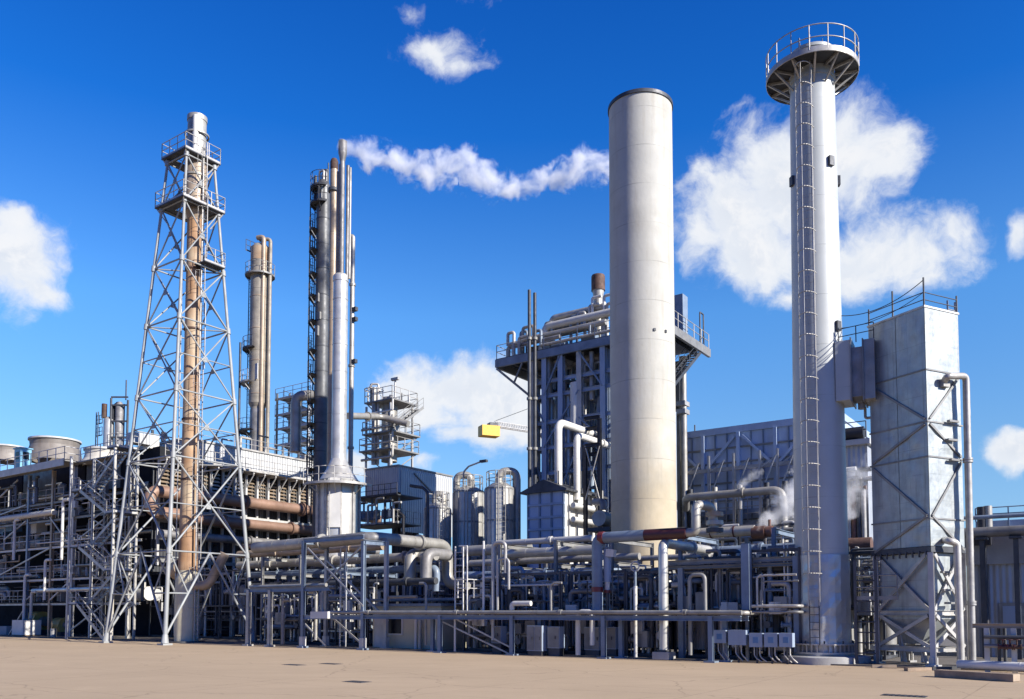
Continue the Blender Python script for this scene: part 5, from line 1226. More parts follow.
b = MB(); q = gv(692, vW - 1.0); b.cyl(up(q, 4), up(q, zat(q, 497)), .45, n=14); b.build('downpipe', 'pale steel paint', t)
for px, yt in ((697, 425), (703, 436)): q = gv(px, vW + 1); b = MB(); b.cyl(up(q, zW + .5), up(q, zat(q, yt)), .06, n=6); b.build('roof_aerial', 'dark steel', t)
a = gv(687, 56); zq = zat(a, 497.5)
tpipe('steam_pipe', [up(gv(687, 57.5), zq - .6), up(a, zq), up(gv(785.5, 56), zq), up(gv(785.5, 56), 5)], .27, 'dull cladding', 'long level grey steam pipe before the panelled wall, bent down at its right end', bend=.8, n=16, gap=2.0)
# ------------------------------------------------------------------ sheds that close the view between the pipes
t = T('process_shed', 'long low dark corrugated shed seen in slits behind all the rack pipes', 'shed', gv(520, 52))
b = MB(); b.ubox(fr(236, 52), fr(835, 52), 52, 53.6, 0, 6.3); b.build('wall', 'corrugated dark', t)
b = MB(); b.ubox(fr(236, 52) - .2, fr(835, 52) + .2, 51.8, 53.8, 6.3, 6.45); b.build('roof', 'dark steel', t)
for px in (262, 290, 470, 560, 700, 770):
    u = fr(px, 52); b = MB(); b.ubox(u - .55, u + .55, 51.95, 51.99, .05, 2.2); b.build('door', 'dark steel', t)

# ------------------------------------------------------------------ helpers for rack contents
MIX = ['galvanised steel', 'dull cladding', 'white paint', 'blue grey paint', 'dark steel', 'dark steel', 'pale steel paint', 'aluminium cladding', 'weathered cladding', 'dirty cladding']
def handwheel(b, c, r_, ax):
    d = ax.normalized(); y = d.cross(Z); y = y.normalized() if y.length > .1 else E1.copy(); w_ = d.cross(y)
    b.pipe([c + (y * math.cos(2 * math.pi * i / 12) + w_ * math.sin(2 * math.pi * i / 12)) * r_ for i in range(12)], r_ * .12, n=5, closed=True)
    b.cyl(c - y * r_, c + y * r_, r_ * .08, n=4, caps=False); b.cyl(c - w_ * r_, c + w_ * r_, r_ * .08, n=4, caps=False)
def valve(t, c, m_='mid grey paint', wm_='dark steel', s_=1.0, ax=None):
    ax = ax or E1; b = MB(); b.cyl(c - ax * .22 * s_, c + ax * .22 * s_, .12 * s_, n=10); b.cyl(c - ax * .26 * s_, c - ax * .20 * s_, .19 * s_, n=10); b.cyl(c + ax * .20 * s_, c + ax * .26 * s_, .19 * s_, n=10); b.cyl(c, c + Z * .42 * s_, .06 * s_, n=8); o = b.build('valve', m_, t)
    b = MB(); handwheel(b, c + Z * .44 * s_, .2 * s_, Z); b.build('handwheel', wm_, o)
def skid(lb, px0, px1, v, dep, h, seed, nv=14, nh=6, nval=8, nbox=2, nves=1, red=False, cat='process skid', frame='dark steel'):
    R_ = random.Random(seed); u0, u1 = fr(px0, v), fr(px1, v)
    t = T('process_skid', lb, cat, W((u0 + u1) / 2, v + dep / 2, .06))
    n = max(2, round((u1 - u0) / 3) + 1)
    for i in range(n):
        u = u0 + (u1 - u0) * i / (n - 1)
        for vv in (v, v + dep): b = MB(); b.beam(W(u, vv, .06), W(u, vv, h), .09); b.build('post', frame, t)
    for zz in (h * .48, h - .1):
        for vv in (v, v + dep): b = MB(); b.beam(W(u0, vv, zz), W(u1, vv, zz), .08, .12); b.build('beam', frame, t)
    b = MB(); b.ubox(u0, u1, v + .1, v + dep - .1, .08, .22); b.build('bed', 'dark steel', t)
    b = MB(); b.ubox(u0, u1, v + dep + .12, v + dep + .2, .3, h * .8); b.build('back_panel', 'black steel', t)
    for i in range(min(70, int(nv * 1.7))):
        u = R_.uniform(u0, u1); vv = v + R_.uniform(.1, dep - .1); r_ = R_.choice((.03, .04, .05, .07, .09, .12)); z0 = R_.choice((.2, .2, .5, h * .48)); z1 = z0 + R_.uniform(.35, .95) * (h + .5 - z0)
        pts = [W(u, vv, z0), W(u, vv, z1)]
        if R_.random() < .7:
            q = R_.choice((-1, 1)) * R_.uniform(.4, 1.8); pts.append(W(min(u1, max(u0, u + q)), vv, z1))
            if R_.random() < .4: pts.append(W(min(u1, max(u0, u + q)), vv, max(.2, z1 - R_.uniform(.5, 2))))
        b = MB(); b.pipe(pts, r_, r_ * 2, 8); b.build('pipe', R_.choice(MIX), t)
    for i in range(nh):
        zz = R_.uniform(.5, h - .2); vv = v + R_.uniform(-.05, dep); a = R_.uniform(u0, u0 + (u1 - u0) * .4); c = R_.uniform(u0 + (u1 - u0) * .6, u1); r_ = R_.choice((.04, .06, .09, .13)); 
        b = MB(); b.pipe([W(a, vv, zz - R_.uniform(0, .8)), W(a, vv, zz), W(c, vv, zz), W(c, vv + .5, zz)], r_, r_ * 2, 8); b.build('pipe', R_.choice(MIX), t)
    for i in range(nval): valve(t, W(R_.uniform(u0, u1), v + R_.uniform(0, dep * .6), R_.uniform(.5, h * .8)), R_.choice(MIX), 'signal red' if red and i < 4 else R_.choice(('dark steel', 'mid grey paint', 'galvanised steel')), R_.uniform(.7, 1.2), R_.choice((E1, E2)))
    for i in range(nbox): b = MB(); b.box(W(R_.uniform(u0 + .4, u1 - .4), v - .1, R_.uniform(.9, h * .6)), R_.uniform(.35, .7), .25, R_.uniform(.5, .9)); b.build('instrument_box', R_.choice(('pale steel paint', 'mid grey paint', 'white paint')), t)
    for i in range(nves):
        u = u0 + (u1 - u0) * (i + .5 + R_.uniform(-.2, .2)) / nves; r_ = R_.uniform(.35, .6); hh = h * R_.uniform(.4, .7); b = MB(); b.lathe(W(u, v + dep * .6, .3), [(0, 0), (r_, .1), (r_, hh), (r_ * .6, hh + .2), (0, hh + .25)], 18); b.build('vessel', R_.choice(('pale steel paint', 'dull cladding', 'mid grey paint', 'white paint')), t)
    return t
def bent(lb, px, v0, v1, h, lev, m_='blue grey paint', grp='pipe rack bents'):
    """one portal frame of the pipe rack"""
    t = T('rack_bent', lb, 'rack frame', gv(px, v0), grp); u = fr(px, v0)
    for v in (v0, v1): b = MB(); b.ibeam(W(u, v, 0), W(u, v, h), .17, .17); b.box(W(u, v, .09), .4, .4, .06); b.build('post', m_, t)
    for zz in lev: b = MB(); b.ibeam(W(u, v0, zz), W(u, v1, zz), .16, .24); b.build('crossbeam', m_, t)
    return t

# ------------------------------------------------------------------ left trestle with the bent brown pipe
v0 = 35.2
t = T('pipe_trestle', 'tall braced blue grey trestle left of the cream hut, carrying the big bent pipe', 'trestle', gv(340, v0))
for px, v, m_ in ((303, v0, 'blue grey paint'), (363, v0, 'blue grey paint'), (326, 36.9, 'galvanised steel'), (386, 36.9, 'pale steel paint')):
    c = gv(px, v); b = MB(); b.ibeam(c, up(c, zat(c, 541)), .21, .21); b.box(c + Z * .06, .5, .5, .12); b.build('post', m_, t)
    b = MB(); b.beam(up(c, .12), up(c, .7), .3); b.build('post_foot', 'pale steel paint', t)
for (pa, va, pb, vb, y) in ((303, v0, 363, v0, 541), (326, 36.9, 386, 36.9, 544), (303, v0, 326, 36.9, 542), (363, v0, 386, 36.9, 542), (303, v0, 363, v0, 617)):
    a, c = gv(pa, va), gv(pb, vb); zz = zat(a, y); b = MB(); b.ibeam(up(a, zz), up(c, zz), .18, .26); b.build('beam', 'blue grey paint', t)
for (pa, ya, pb, yb, v) in ((308, 548, 363, 606, v0 - .1), (326, 560, 386, 618, 36.8), (363, 545, 318, 590, 36.0), (326, 612, 363, 645, 36.2), (303, 622, 326, 646, 36)):
    b = MB(); b.beam(pv(pa, ya, v), pv(pb, yb, v), .09, .09); b.build('brace', 'galvanised steel', t)
c = gv(343, 36.4); b = MB(); b.ladder(up(c, .1), up(c, zat(c, 548)), E1, .5, .33, .03); b.build('ladder', 'pale steel paint', t)
a = pv(255, 556, 36.4); B_ = pv(372, 537.5, 36.4); zz = B_.z
ue = uv(B_)[0]; Cp = pu(447.5, 544, ue); vC_ = uv(Cp)[1]; zD_ = pu(447.5, 585, ue).z
tpipe('bent_pipe', [W(uv(a)[0], 36.4, zz - .15), W(ue, 36.4, zz), W(ue, vC_, zz), W(ue, vC_, zD_), W(ue + 1.7, vC_, zD_)], .37, 'brown pipe cladding' if 0 else 'dull cladding', 'thick grey pipe on the left trestle that turns inward then drops in a step', bend=.9, n=20, gap=1.5)
# short posts with a beam, left end
t = T('low_trestle', 'low two post trestle at the right foot of the lattice tower', 'trestle', gv(262, v0))
for px in (248.5, 270):
    c = gv(px, v0); b = MB(); b.ibeam(c, up(c, zat(c, 590)), .24, .24); b.box(c + Z * .06, .5, .5, .12); b.build('post', 'galvanised steel', t)
a, c = gv(244, v0), gv(329, v0); zz = zat(gv(270, v0), 590); b = MB(); b.ibeam(up(a, zz), up(c, zz), .18, .24); b.build('beam', 'blue grey paint', t)
b = MB(); a, c = gv(250, v0 + .4), gv(326, v0 + .4); b.cyl(up(a, zz + .25), up(c, zz + .25), .12, n=12); b.build('pipe', 'dull cladding', t)

# ------------------------------------------------------------------ main rack: bents, then each long pipe a thing of its own
for px, lb in ((262, 'rack portal frame farthest left, just right of the lattice tower'), (300, 'rack portal frame behind the left post of the braced trestle'), (345, 'rack portal frame behind the ladder of the braced trestle'), (500, 'rack portal frame below the right silver silo'), (556, 'rack portal frame below the blue panelled box'), (612, 'rack portal frame left of the chimney base'), (681, 'rack portal frame right of the white standing elbow pipe'), (775, 'rack portal frame nearest the white stack')):
    bent(lb, px, 38.8, 43.6, 6.1, (3.4, 4.7, 5.95), 'blue grey paint' if px % 2 else 'mid grey paint')
def rp(px0, px1, v, y, r_, m_, lb, ref=None, drops=(None, None), gap=1.8, fl=(), bend=None):
    """a long rack pipe on plane v whose centre shows at row y at column ref"""
    zz = pv(ref or (px0 + px1) / 2, y, v).z; a, c = W(fr(px0, v), v, zz), W(fr(px1, v), v, zz); pts = [a, c]
    if drops[0]: pts = [a + Vector(drops[0])] + pts
    if drops[1]: pts = pts + [c + Vector(drops[1])]
    return tpipe('rack_pipe', pts, r_, m_, lb, n=14, gap=gap, bend=bend, group='long rack pipes', flanges=[(pv(f, y, v) * 0 + W(fr(f, v), v, zz), E1) for f in fl])
D = lambda e, f, z_: E1 * e + E2 * f + Z * z_
rp(238, 383, 40.2, 551, .28, 'tan cladding', 'buff rack pipe just under the thick bent pipe, left of the trestle', 300, gap=2.5)
rp(238, 436, 41.2, 561, .30, 'dull cladding', 'second grey rack pipe from the top left of the cream hut', 330, gap=2.2)
rp(246, 436, 42.0, 571, .26, 'blue grey paint', 'blue grey rack pipe passing above the cream hut', 360, drops=(None, D(0, 0, -1.5)))
rp(252, 436, 40.0, 583, .22, 'dark steel', 'dark rack pipe lowest above the cream hut', 360, gap=2.0)
rp(240, 300, 42.6, 545, .17, 'brown pipe cladding', 'short brown rack pipe highest behind the low trestle', 270, drops=(None, D(0, 1.5, 0)))
rp(464, 530, 43.0, 553, .34, 'mid grey paint', 'stout dark grey rack pipe below the silos', 430)
rp(464, 610, 40.4, 573, .22, 'blue grey paint', 'blue grey rack pipe level with the drop of the blue red banded pipe', 540, drops=(None, D(0, 1, 0)))
rp(494, 592, 39.4, 541, .17, 'pale steel paint', 'pale rack pipe highest between the silos and the blue red banded pipe', 540, drops=(D(0, 0, -3.3), None), gap=2.4, bend=.4)
rp(500, 600, 40.6, 552, .27, 'aluminium cladding', 'shiny insulated rack pipe second from top below the panelled box', 550, drops=(D(0, 1.6, 0), D(0, 0, -.9)))
rp(470, 640, 42.2, 560, .20, 'dull cladding', 'dull grey rack pipe third from top below the panelled box', 550)
rp(604, 676, 39.2, 586, .18, 'blue grey paint', 'upper of two blue pipes behind the lamp post near the chimney base', 640, gap=0)
rp(606, 676, 39.2, 593, .13, 'aluminium cladding', 'lower thinner silver one of two pipes behind the lamp post near the chimney base', 640, gap=0)
rp(668, 799, 37.4, 566, .12, 'mid grey paint', 'thin grey pipe just under the long beam left of the white stack', 730, gap=0)
rp(690, 815, 44.5, 549, .27, 'blue grey paint', 'blue grey pipe ending behind the white stack below the orange collar', 770)
rp(700, 792, 42.5, 555, .21, 'white paint', 'white pipe below the orange collared pipe, sloping past the tall square post', 750, drops=(D(0, 1.2, 0), D(.3, 0, -.8)))
rp(640, 735, 43.6, 556, .16, 'galvanised steel', 'thin galvanised pipe right of the white standing elbow pipe', 700, drops=(D(0, 0, -1), D(0, 0, -1.4)))
rp(455, 600, 38.9, 597, .14, 'dark steel', 'dark pipe low behind the white elbow stub', 530, gap=2)
rp(330, 455, 38.4, 600, .10, 'mid grey paint', 'thin grey pipe skimming the roof of the cream hut', 400, gap=0)

# ------------------------------------------------------------------ front pipe bridge at eye height
t = T('pipe_bridge', 'long low blue grey pipe bridge at eye height along the front of the plant', 'pipe bridge', gv(530, v0))
for px, dv in ((440, 0), (512, 0), (603.5, 0), (710.5, 0), (433, .9), (621, .9), (725, .9), (540, .9)):
    c = gv(px, v0 + dv); b = MB(); b.ibeam(c, up(c, 2.02), .2, .2); b.box(c + Z * .04, .5, .5, .08); b.build('post', 'blue grey paint', t)
b = MB(); b.ibeam(W(fr(318, v0), v0, 1.92), W(fr(741, v0), v0, 1.92), .2, .22); b.build('beam', 'blue grey paint', t)
b = MB(); b.ibeam(W(fr(325, v0), v0 + .9, 1.92), W(fr(741, v0), v0 + .9, 1.92), .2, .22); b.build('beam', 'blue grey paint', t)
for (pa, ya, pb, yb) in ((433, 617, 512, 655), (452, 617, 512, 648)):
    b = MB(); b.beam(pv(pa, ya, v0 + .5), pv(pb, yb, v0 + .5), .08); b.build('brace', 'galvanised steel', t)
zz = 2.18
tpipe('bridge_pipe', [W(fr(322, v0), v0 - .02, zz + 1.2), W(fr(322, v0), v0 - .02, zz), W(fr(742, v0), v0 - .02, zz)], .10, 'mid grey paint', 'front grey pipe resting along the whole low pipe bridge', n=12, gap=2.2, bend=.3)
tpipe('bridge_pipe', [W(fr(372, v0), v0 + .5, zz - .02), W(fr(742, v0), v0 + .5, zz - .02), W(fr(742, v0), v0 + 2.5, zz - .02)], .10, 'dull cladding', 'rear thinner pipe resting along the low pipe bridge', n=10, gap=0, bend=.3)
p = pv(322, 615, v0 - .1); b = MB(); b.box(p, 1.5, .5, .42); one('cable_box', b, 'white paint', 'long white box at the left end of the low pipe bridge', 'box', p)
# cream hut
cn = gv(373, 37.3); u0_, zt = uv(cn)[0], zat(cn, 606.5)
uE = fr(441, 37.3)
t = T('hut', 'small cream painted hut with one dark window, behind the low pipe bridge', 'hut', W((u0_ + uE) / 2, 37.3, 0))
b = MB(); b.ubox(u0_, uE, 37.3, 41, .05, zt); b.build('wall', 'cream paint', t)
b = MB(); b.ubox(u0_ - .2, uE + .2, 37.05, 41.2, zt, zt + .16); b.build('roof', 'mid grey paint', t)
wu0, wu1 = fr(389, 37.3), fr(402, 37.3); z0_, z1_ = zat(cn, 633), zat(cn, 617.5)
b = MB(); b.ubox(wu0 - .1, wu1 + .1, 37.24, 37.31, z0_ - .1, z1_ + .1); wf = b.build('window_frame', 'white paint', t); b = MB(); b.ubox(wu0, wu1, 37.22, 37.235, z0_, z1_); b.build('pane', 'window glass', wf)
b = MB(); b.ubox(fr(375, 37.3), fr(384, 37.3), 37.26, 37.30, .1, 2.05); b.build('door', 'pale steel paint', t)
for px in (416, 420): c = gv(px, 37.1); b = MB(); b.cyl(up(c, .06), up(c, zat(c, 620)), .1, n=10); b.build('downpipe', 'white paint' if px == 416 else 'galvanised steel', t)
b = MB(); c = gv(388, 37.0); b.pipe([up(c, zt + .3), up(c, zt + .55), up(gv(417, 37.0), zt + .55)], .09, .15, 8); b.build('roof_pipe', 'tan cladding', t)
# two grey inverted elbows above the hut
for px, lb in ((410, 'left dull bent duct elbow facing the viewer above the cream hut'), (426, 'right dull bent duct elbow, half hidden, above the cream hut')):
    a = pv(px, 558, 40.6); tpipe('duct_elbow', [a + E2 * 2.2 + Z * .3, a + Z * .3, a - Z * 1.3], .38, 'dull cladding' if px < 420 else 'dirty cladding', lb, 'duct', bend=.7, n=18, gap=0, group='duct elbows above the hut')

# ------------------------------------------------------------------ blue and maroon pipe in front of the chimney
vM = 36.2
z1_ = pv(640, 535.5, vM).z; a0_ = W(fr(597.5, vM), vM, 2.2); a1_ = W(fr(597.5, vM), vM, z1_); a2_ = W(fr(697, vM), vM, z1_)
zt1 = pv(697, 504, vM).z
t = T('banded_pipe', 'large blue grey pipe with maroon length and red collar before the chimney base', 'pipe', a0_)
b = MB(); um_ = fr(646, vM); b.pipe([a0_, a1_, W(um_, vM, z1_)], .27, .42, 20); b.build('blue_length', 'blue grey paint', t)
b = MB(); b.cyl(W(um_, vM, z1_), W(fr(688, vM), vM, z1_), .272, n=20); b.build('maroon_length', 'maroon paint', t)
b = MB(); b.pipe([W(fr(688, vM), vM, z1_), a2_, up(a2_, zt1), up(a2_, zt1) + E2 * 1.3 + E1 * .25, up(a2_, zt1 - 1.3) + E2 * 1.5 + E1 * .3], .21, .42, 20); b.build('grey_riser', 'dull cladding', t)
b = MB(); b.cyl(W(fr(600, vM), vM, z1_), W(fr(605, vM), vM, z1_), .30, n=20); b.build('red_collar', 'signal red', t)
b = MB(); b.cyl(up(a0_, pv(597, 592, vM).z), up(a0_, pv(597, 587, vM).z), .29, n=20); b.build('red_collar', 'signal red', t)
for s_, m_ in ((-.35, 'tan cladding'), (-.75, 'dull cladding'), (-1.1, 'dark steel')):
    c = up(a2_, zt1 + s_) + E2 * 1.5 + E1 * .3; b = MB(); b.cyl(c - Z * .1, c + Z * .1, .40, n=16); b.build('flange', m_, t)
p = W(fr(604.5, vM), vM + .3, 0)
t = T('vent_riser', 'short blue grey pipe with a white and red foot beside the banded pipe', 'pipe', up(p, 3.0))
za, zb2, zc2 = zat(p, 549), zat(p, 582), zat(p, 590); b = MB(); b.cyl(up(p, zb2), up(p, za), .19, n=14); b.build('upper', 'panel blue grey', t)
b = MB(); b.cyl(up(p, zc2), up(p, zb2), .13, n=12); b.build('white_sleeve', 'white paint', t); b = MB(); b.cyl(up(p, zc2 - .14), up(p, zc2), .16, n=12); b.build('red_foot', 'signal red', t)
b = MB(); b.cyl(up(p, 2.2), up(p, zc2 - .14), .09, n=10); b.build('stem', 'dark steel', t)
p = pv(611, 553, vM + .2); t = T('flood_lamp', 'small white rectangular lamp box beside the banded pipe', 'lamp', p); b = MB(); b.box(p, .42, .3, .36, ((E1 - Z * .15).normalized(), E2, (Z + E1 * .15).normalized())); b.build('housing', 'white paint', t); b = MB(); b.cyl(p - E1 * .2, p - E1 * .5, .04, n=6); b.build('arm', 'dark steel', t)
# white standing elbow pipe
uS_ = fr(663.5, 36.0); z2_ = pv(663, 543, 36).z
tpipe('elbow_pipe', [W(uS_, 36, .3), W(uS_, 36, z2_), W(uS_, 41.5, z2_)], .225, 'aluminium cladding', 'stout whitish insulated pipe rising from the ground and turning inward by the chimney base', bend=.36, n=20, gap=1.1, flanges=[(W(uS_, 36, .42), Z)], fm='dark steel')
b = MB(); c = W(uS_, 36, 0); b.box(c + Z * .2, .8, .8, .34); one('pipe_footing', b, 'concrete', 'dark footing block under the stout whitish standing pipe', 'footing', c)
a = pv(672, 547, 41.6)
tpipe('rack_header', [W(uS_ - .2, 42.3, z2_ - .1), W(fr(702, 42.3), 42.3, z2_ - .1), W(fr(702, 42.3), 45, z2_ - .1)], .33, 'dull cladding', 'pale insulated header lying right of the stout standing pipe below the maroon length', bend=.6, n=16, gap=1.2, group='long rack pipes')
# maroon-grey pipe with orange collar
vO = 46.5; zo = pv(725, 532, vO).z
t = T('collared_pipe', 'faded grey pipe with a rusty orange open collar where steam leaks out', 'pipe', W(fr(730, vO), vO, zo))
b = MB(); b.cyl(W(fr(700, vO), vO, zo), W(fr(756, vO), vO, zo), .30, n=20); b.build('pipe', 'dull cladding', t)
for px in (712, 735): b = MB(); b.cyl(W(fr(px, vO), vO, zo), W(fr(px + 1.5, vO), vO, zo), .33, n=18); b.build('clamp_band', 'maroon paint', t)
b = MB(); b.cyl(W(fr(754, vO), vO, zo - .12), W(fr(767, vO), vO, zo - .12), .36, n=18); b.build('collar', 'orange rust', t)
b = MB(); b.cyl(W(fr(768, vO), vO, zo - .1), W(fr(774, vO), vO, zo - .1), .3, n=14); b.cyl(W(fr(771, vO), vO, zo), W(fr(771, vO), vO, zo + .55), .08, n=8); b.build('end_valve', 'orange rust', t)
b = MB(); b.beam(W(fr(706, vO), vO, .06), W(fr(706, vO), vO, zo - .37), .2); b.build('support', 'mid grey paint', t); b = MB(); b.beam(W(fr(748, vO), vO, .06), W(fr(748, vO), vO, zo - .37), .2); b.build('support', 'mid grey paint', t)
STEAM = W(fr(764, vO), vO - .1, zo + .1)

# ------------------------------------------------------------------ long beam frame right of the standing pipe, with the tall square post
t = T('beam_frame', 'open frame of long grey double beams between the standing pipe and the white stack', 'frame', gv(735, 37))
for y, h_ in ((560.5, .2), (566, .14)):
    zz = pv(735, y, 37).z; b = MB(); b.ibeam(W(fr(668, 37), 37, zz), W(fr(799, 37), 37, zz), .16, h_); b.build('beam', 'mid grey paint', t)
for px, y in ((681.5, 568), (797, 556)): c = gv(px, 37); b = MB(); b.ibeam(up(c, .06), up(c, zat(c, y)), .24, .24); b.build('post', 'blue grey paint', t)
c = gv(747, 36.6); b = MB(); b.beam(up(c, 2.3), up(c, zat(c, 544)), .36); b.build('tall_post', 'blue grey paint', t); b = MB(); b.beam(up(c, .06), up(c, 2.3), .13); b.build('post_leg', 'mid grey paint', t)
for zz in (4.7, 2.35): b = MB(); b.ibeam(W(fr(668, 41), 41, zz), W(fr(799, 41), 41, zz), .16, .2); b.build('beam', 'mid grey paint', t)
vU = 36.0
for i, (px, ya, pb, yb, r_, m_) in enumerate(((757.5, 608, 797, 575, .05, 'galvanised steel'), (762, 600, 799, 581, .04, 'mid grey paint'), (752, 603, 799, 606, .07, 'galvanised steel'), (752, 609, 799, 612, .06, 'mid grey paint'))):
    p0 = pv(px, ya, vU); zz = pv((px + pb) / 2, yb, vU).z; pts = [up(p0, 2.3 if i < 2 else zz), up(p0, zz), W(fr(pb, vU), vU, zz)] if i < 2 else [W(fr(px, vU), vU, zz), W(fr(pb, vU), vU, zz), W(fr(pb, vU), vU + 1, zz)]
    tpipe('loop_pipe', pts, r_, m_, ('outer thin pipe loop bending over left of the white stack', 'inner thin pipe loop bending over left of the white stack', 'upper of two thin level pipes left of the white stack foot', 'lower of two thin level pipes left of the white stack foot')[i], bend=.2, n=8, gap=0, group='thin loops left of the stack')
# lamp post with hoop
p = gv(635.5, 36.4); t = T('hoop_post', 'slim post with round hoop on top, white lower half, in front of the chimney base', 'post', p)
b = MB(); b.cyl(up(p, 2.3), up(p, zat(p, 571)), .07, n=8); b.build('upper_post', 'blue grey paint', t); b = MB(); b.cyl(p, up(p, zat(p, 586)), .1, n=10); b.build('lower_post', 'white paint', t)
b = MB(); c = up(p, zat(p, 566.5)); b.pipe([c + (E1 * math.cos(a) + Z * math.sin(a)) * .22 for a in [2 * math.pi * i / 16 for i in range(16)]], .045, n=6, closed=True); b.build('hoop', 'pale steel paint', t)
# row of control boxes
for i, (px, w_, y0, y1, lb) in enumerate(((720.5, 13, 630, 643, 'first small grey control box from the left, under the pipe bridge end'), (738, 18, 630, 645, 'second and widest grey control box, without a blue window'), (756.5, 13, 633, 647, 'third grey control box from the left, with a blue window'), (771.5, 13, 633, 647, 'fourth grey control box from the left, with a blue window'), (786.5, 13, 633, 647, 'grey control box nearest the white stack plinth, with a blue window'))):
    p = gv(px, 35.9); k = 1 / ppm(p); za, zb2 = zat(p, y1), zat(p, y0); t = T('control_box', lb, 'control box', p, 'control boxes left of the stack')
    b = MB(); b.box(up(p, (za + zb2) / 2), w_ * k * 1.0, .36, zb2 - za); b.build('cabinet', 'panel blue grey', t)
    if i != 1: b = MB(); b.box(up(p, (za + zb2) / 2) - E2 * .185, w_ * k * .42, .015, (zb2 - za) * .42); b.build('window', 'tank blue', t)
    b = MB(); b.beam(p, up(p, za), .07); b.build('stand', 'dark steel', t)
    for s_ in (-.12, .12): b = MB(); q = up(p, za) + E1 * s_; b.pipe([q, q - Z * .35, q - Z * .5 + E1 * .15 - E2 * .1, q - Z * (za - .08) + E1 * .3], .03, .15, 6); b.build('conduit', 'galvanised steel', t)
# cabinets
for px, w_, y0, y1, dv, lb in ((499, 12, 626, 643, 1.0, 'narrow grey cabinet hung beside the left brace of the pipe bridge'), (537, 18, 625.5, 655, .5, 'tall two door grey cabinet standing on the ground under the pipe bridge'), (556, 14, 626.5, 648, .8, 'grey cabinet right beside the tall two door cabinet'), (594, 17, 627, 650, 1.4, 'grey cabinet directly behind the middle post of the pipe bridge'), (612, 14, 627, 649, 1.6, 'dim grey cabinet between two posts of the pipe bridge')):
    p = gv(px, v0 + dv); k = 1 / ppm(p); za, zb2 = max(.25, zat(p, y1)), zat(p, y0); t = T('cabinet', lb, 'cabinet', p, 'cabinets under the pipe bridge')
    b = MB(); b.box(up(p, (za + zb2) / 2), w_ * k, .5, zb2 - za); b.build('body', 'panel blue grey', t)
    for s_ in ((-.25, .25) if w_ > 16 else (0,)): b = MB(); b.box(up(p, (za + zb2) / 2) + E1 * w_ * k * s_ - E2 * .26, w_ * k * (.46 if s_ else .92), .02, (zb2 - za) * .94); d_ = b.build('door', 'mid grey paint', t); b = MB(); b.box(up(p, (za + zb2) / 2) + E1 * (w_ * k * s_ + .12) - E2 * .285, .04, .03, .16); b.build('handle', 'dark steel', d_)
    b = MB(); b.box(up(p, za / 2), w_ * k * .9, .4, za); b.build('plinth', 'dark steel', t)
# slim vertical things between px 450 and 600
t = T('cage_ladder', 'white access ladder with guard frame right of the step in the thick bent pipe', 'ladder', gv(464, 36))
c = gv(459, 36); b = MB(); b.ladder(up(c, 2.3), up(c, zat(c, 546)), E1, .55, .33, .03); b.build('ladder', 'white paint', t)
c2 = gv(467, 35.8)
b = MB(); b.rail([up(c, zat(c, 598)) - E2 * .1, up(c2, zat(c, 598)), up(c2, zat(c, 598)) + E2 * 1.2], 1.0, .8, .03, toe=False); b.build('guard_rail', 'white paint', t)
b = MB(); b.cyl(up(c2, 2.2), up(c2, zat(c2, 546)), .045, n=6); b.cyl(up(c2, zat(c2, 546)), up(c, zat(c, 546)), .04, n=6); b.build('guard_frame', 'white paint', t)
for px, yt, yb, r_, m_, lb, J in ((483.5, 541, 626, .06, 'white paint', 'thin straight white vertical pipe left of the inverted J pipes', 0), (493, 543, 640, .09, 'galvanised steel', 'taller of two inverted J pipes below the right silo', 1.0), (497.5, 559, 610, .07, 'galvanised steel', 'shorter of two inverted J pipes below the right silo', .9), (426, 583, 645, .07, 'mid grey paint', 'slim grey pipe at the right end of the cream hut', -.6), (551, 583, 612, .06, 'dull cladding', 'slim pipe right of the white elbow stub', .8), (578, 612, 655, .13, 'white paint', 'patched white vertical pipe under the pipe bridge, left of its middle post', 1.0), (455, 618, 652, .06, 'white paint', 'thin white upright behind the left brace of the pipe bridge', 0), (316, 592, 640, .10, 'dull cladding', 'grey upright pipe inside the braced trestle', -.8), (283, 600, 644, .12, 'dirty cladding', 'dark upright pipe behind the low trestle', .8), (690, 575, 655, .09, 'mid grey paint', 'grey upright pipe right of the stout standing pipe', .9)):
    p = gv(px, 35.7); zt_ = zat(p, yt); pts = [up(p, max(.08, zat(p, yb))), up(p, zt_)]
    if J: pts += [up(p, zt_) + E1 * J * .8] + ([up(p, zt_ - 1.6) + E1 * J * .8] if abs(J) >= .9 else [])
    tpipe('riser_pipe', pts, r_, m_, lb, bend=.25, n=10, gap=0, group='slim risers along the front')
p0 = pv(512, 612, 35.4); z_ = pv(512, 603.5, 35.4).z; tpipe('elbow_stub', [up(p0, 2.3), up(p0, z_), W(fr(531, 35.4), 35.4, z_)], .13, 'white paint', 'short white elbow stub on top of the pipe bridge', bend=.24, n=14, gap=0)

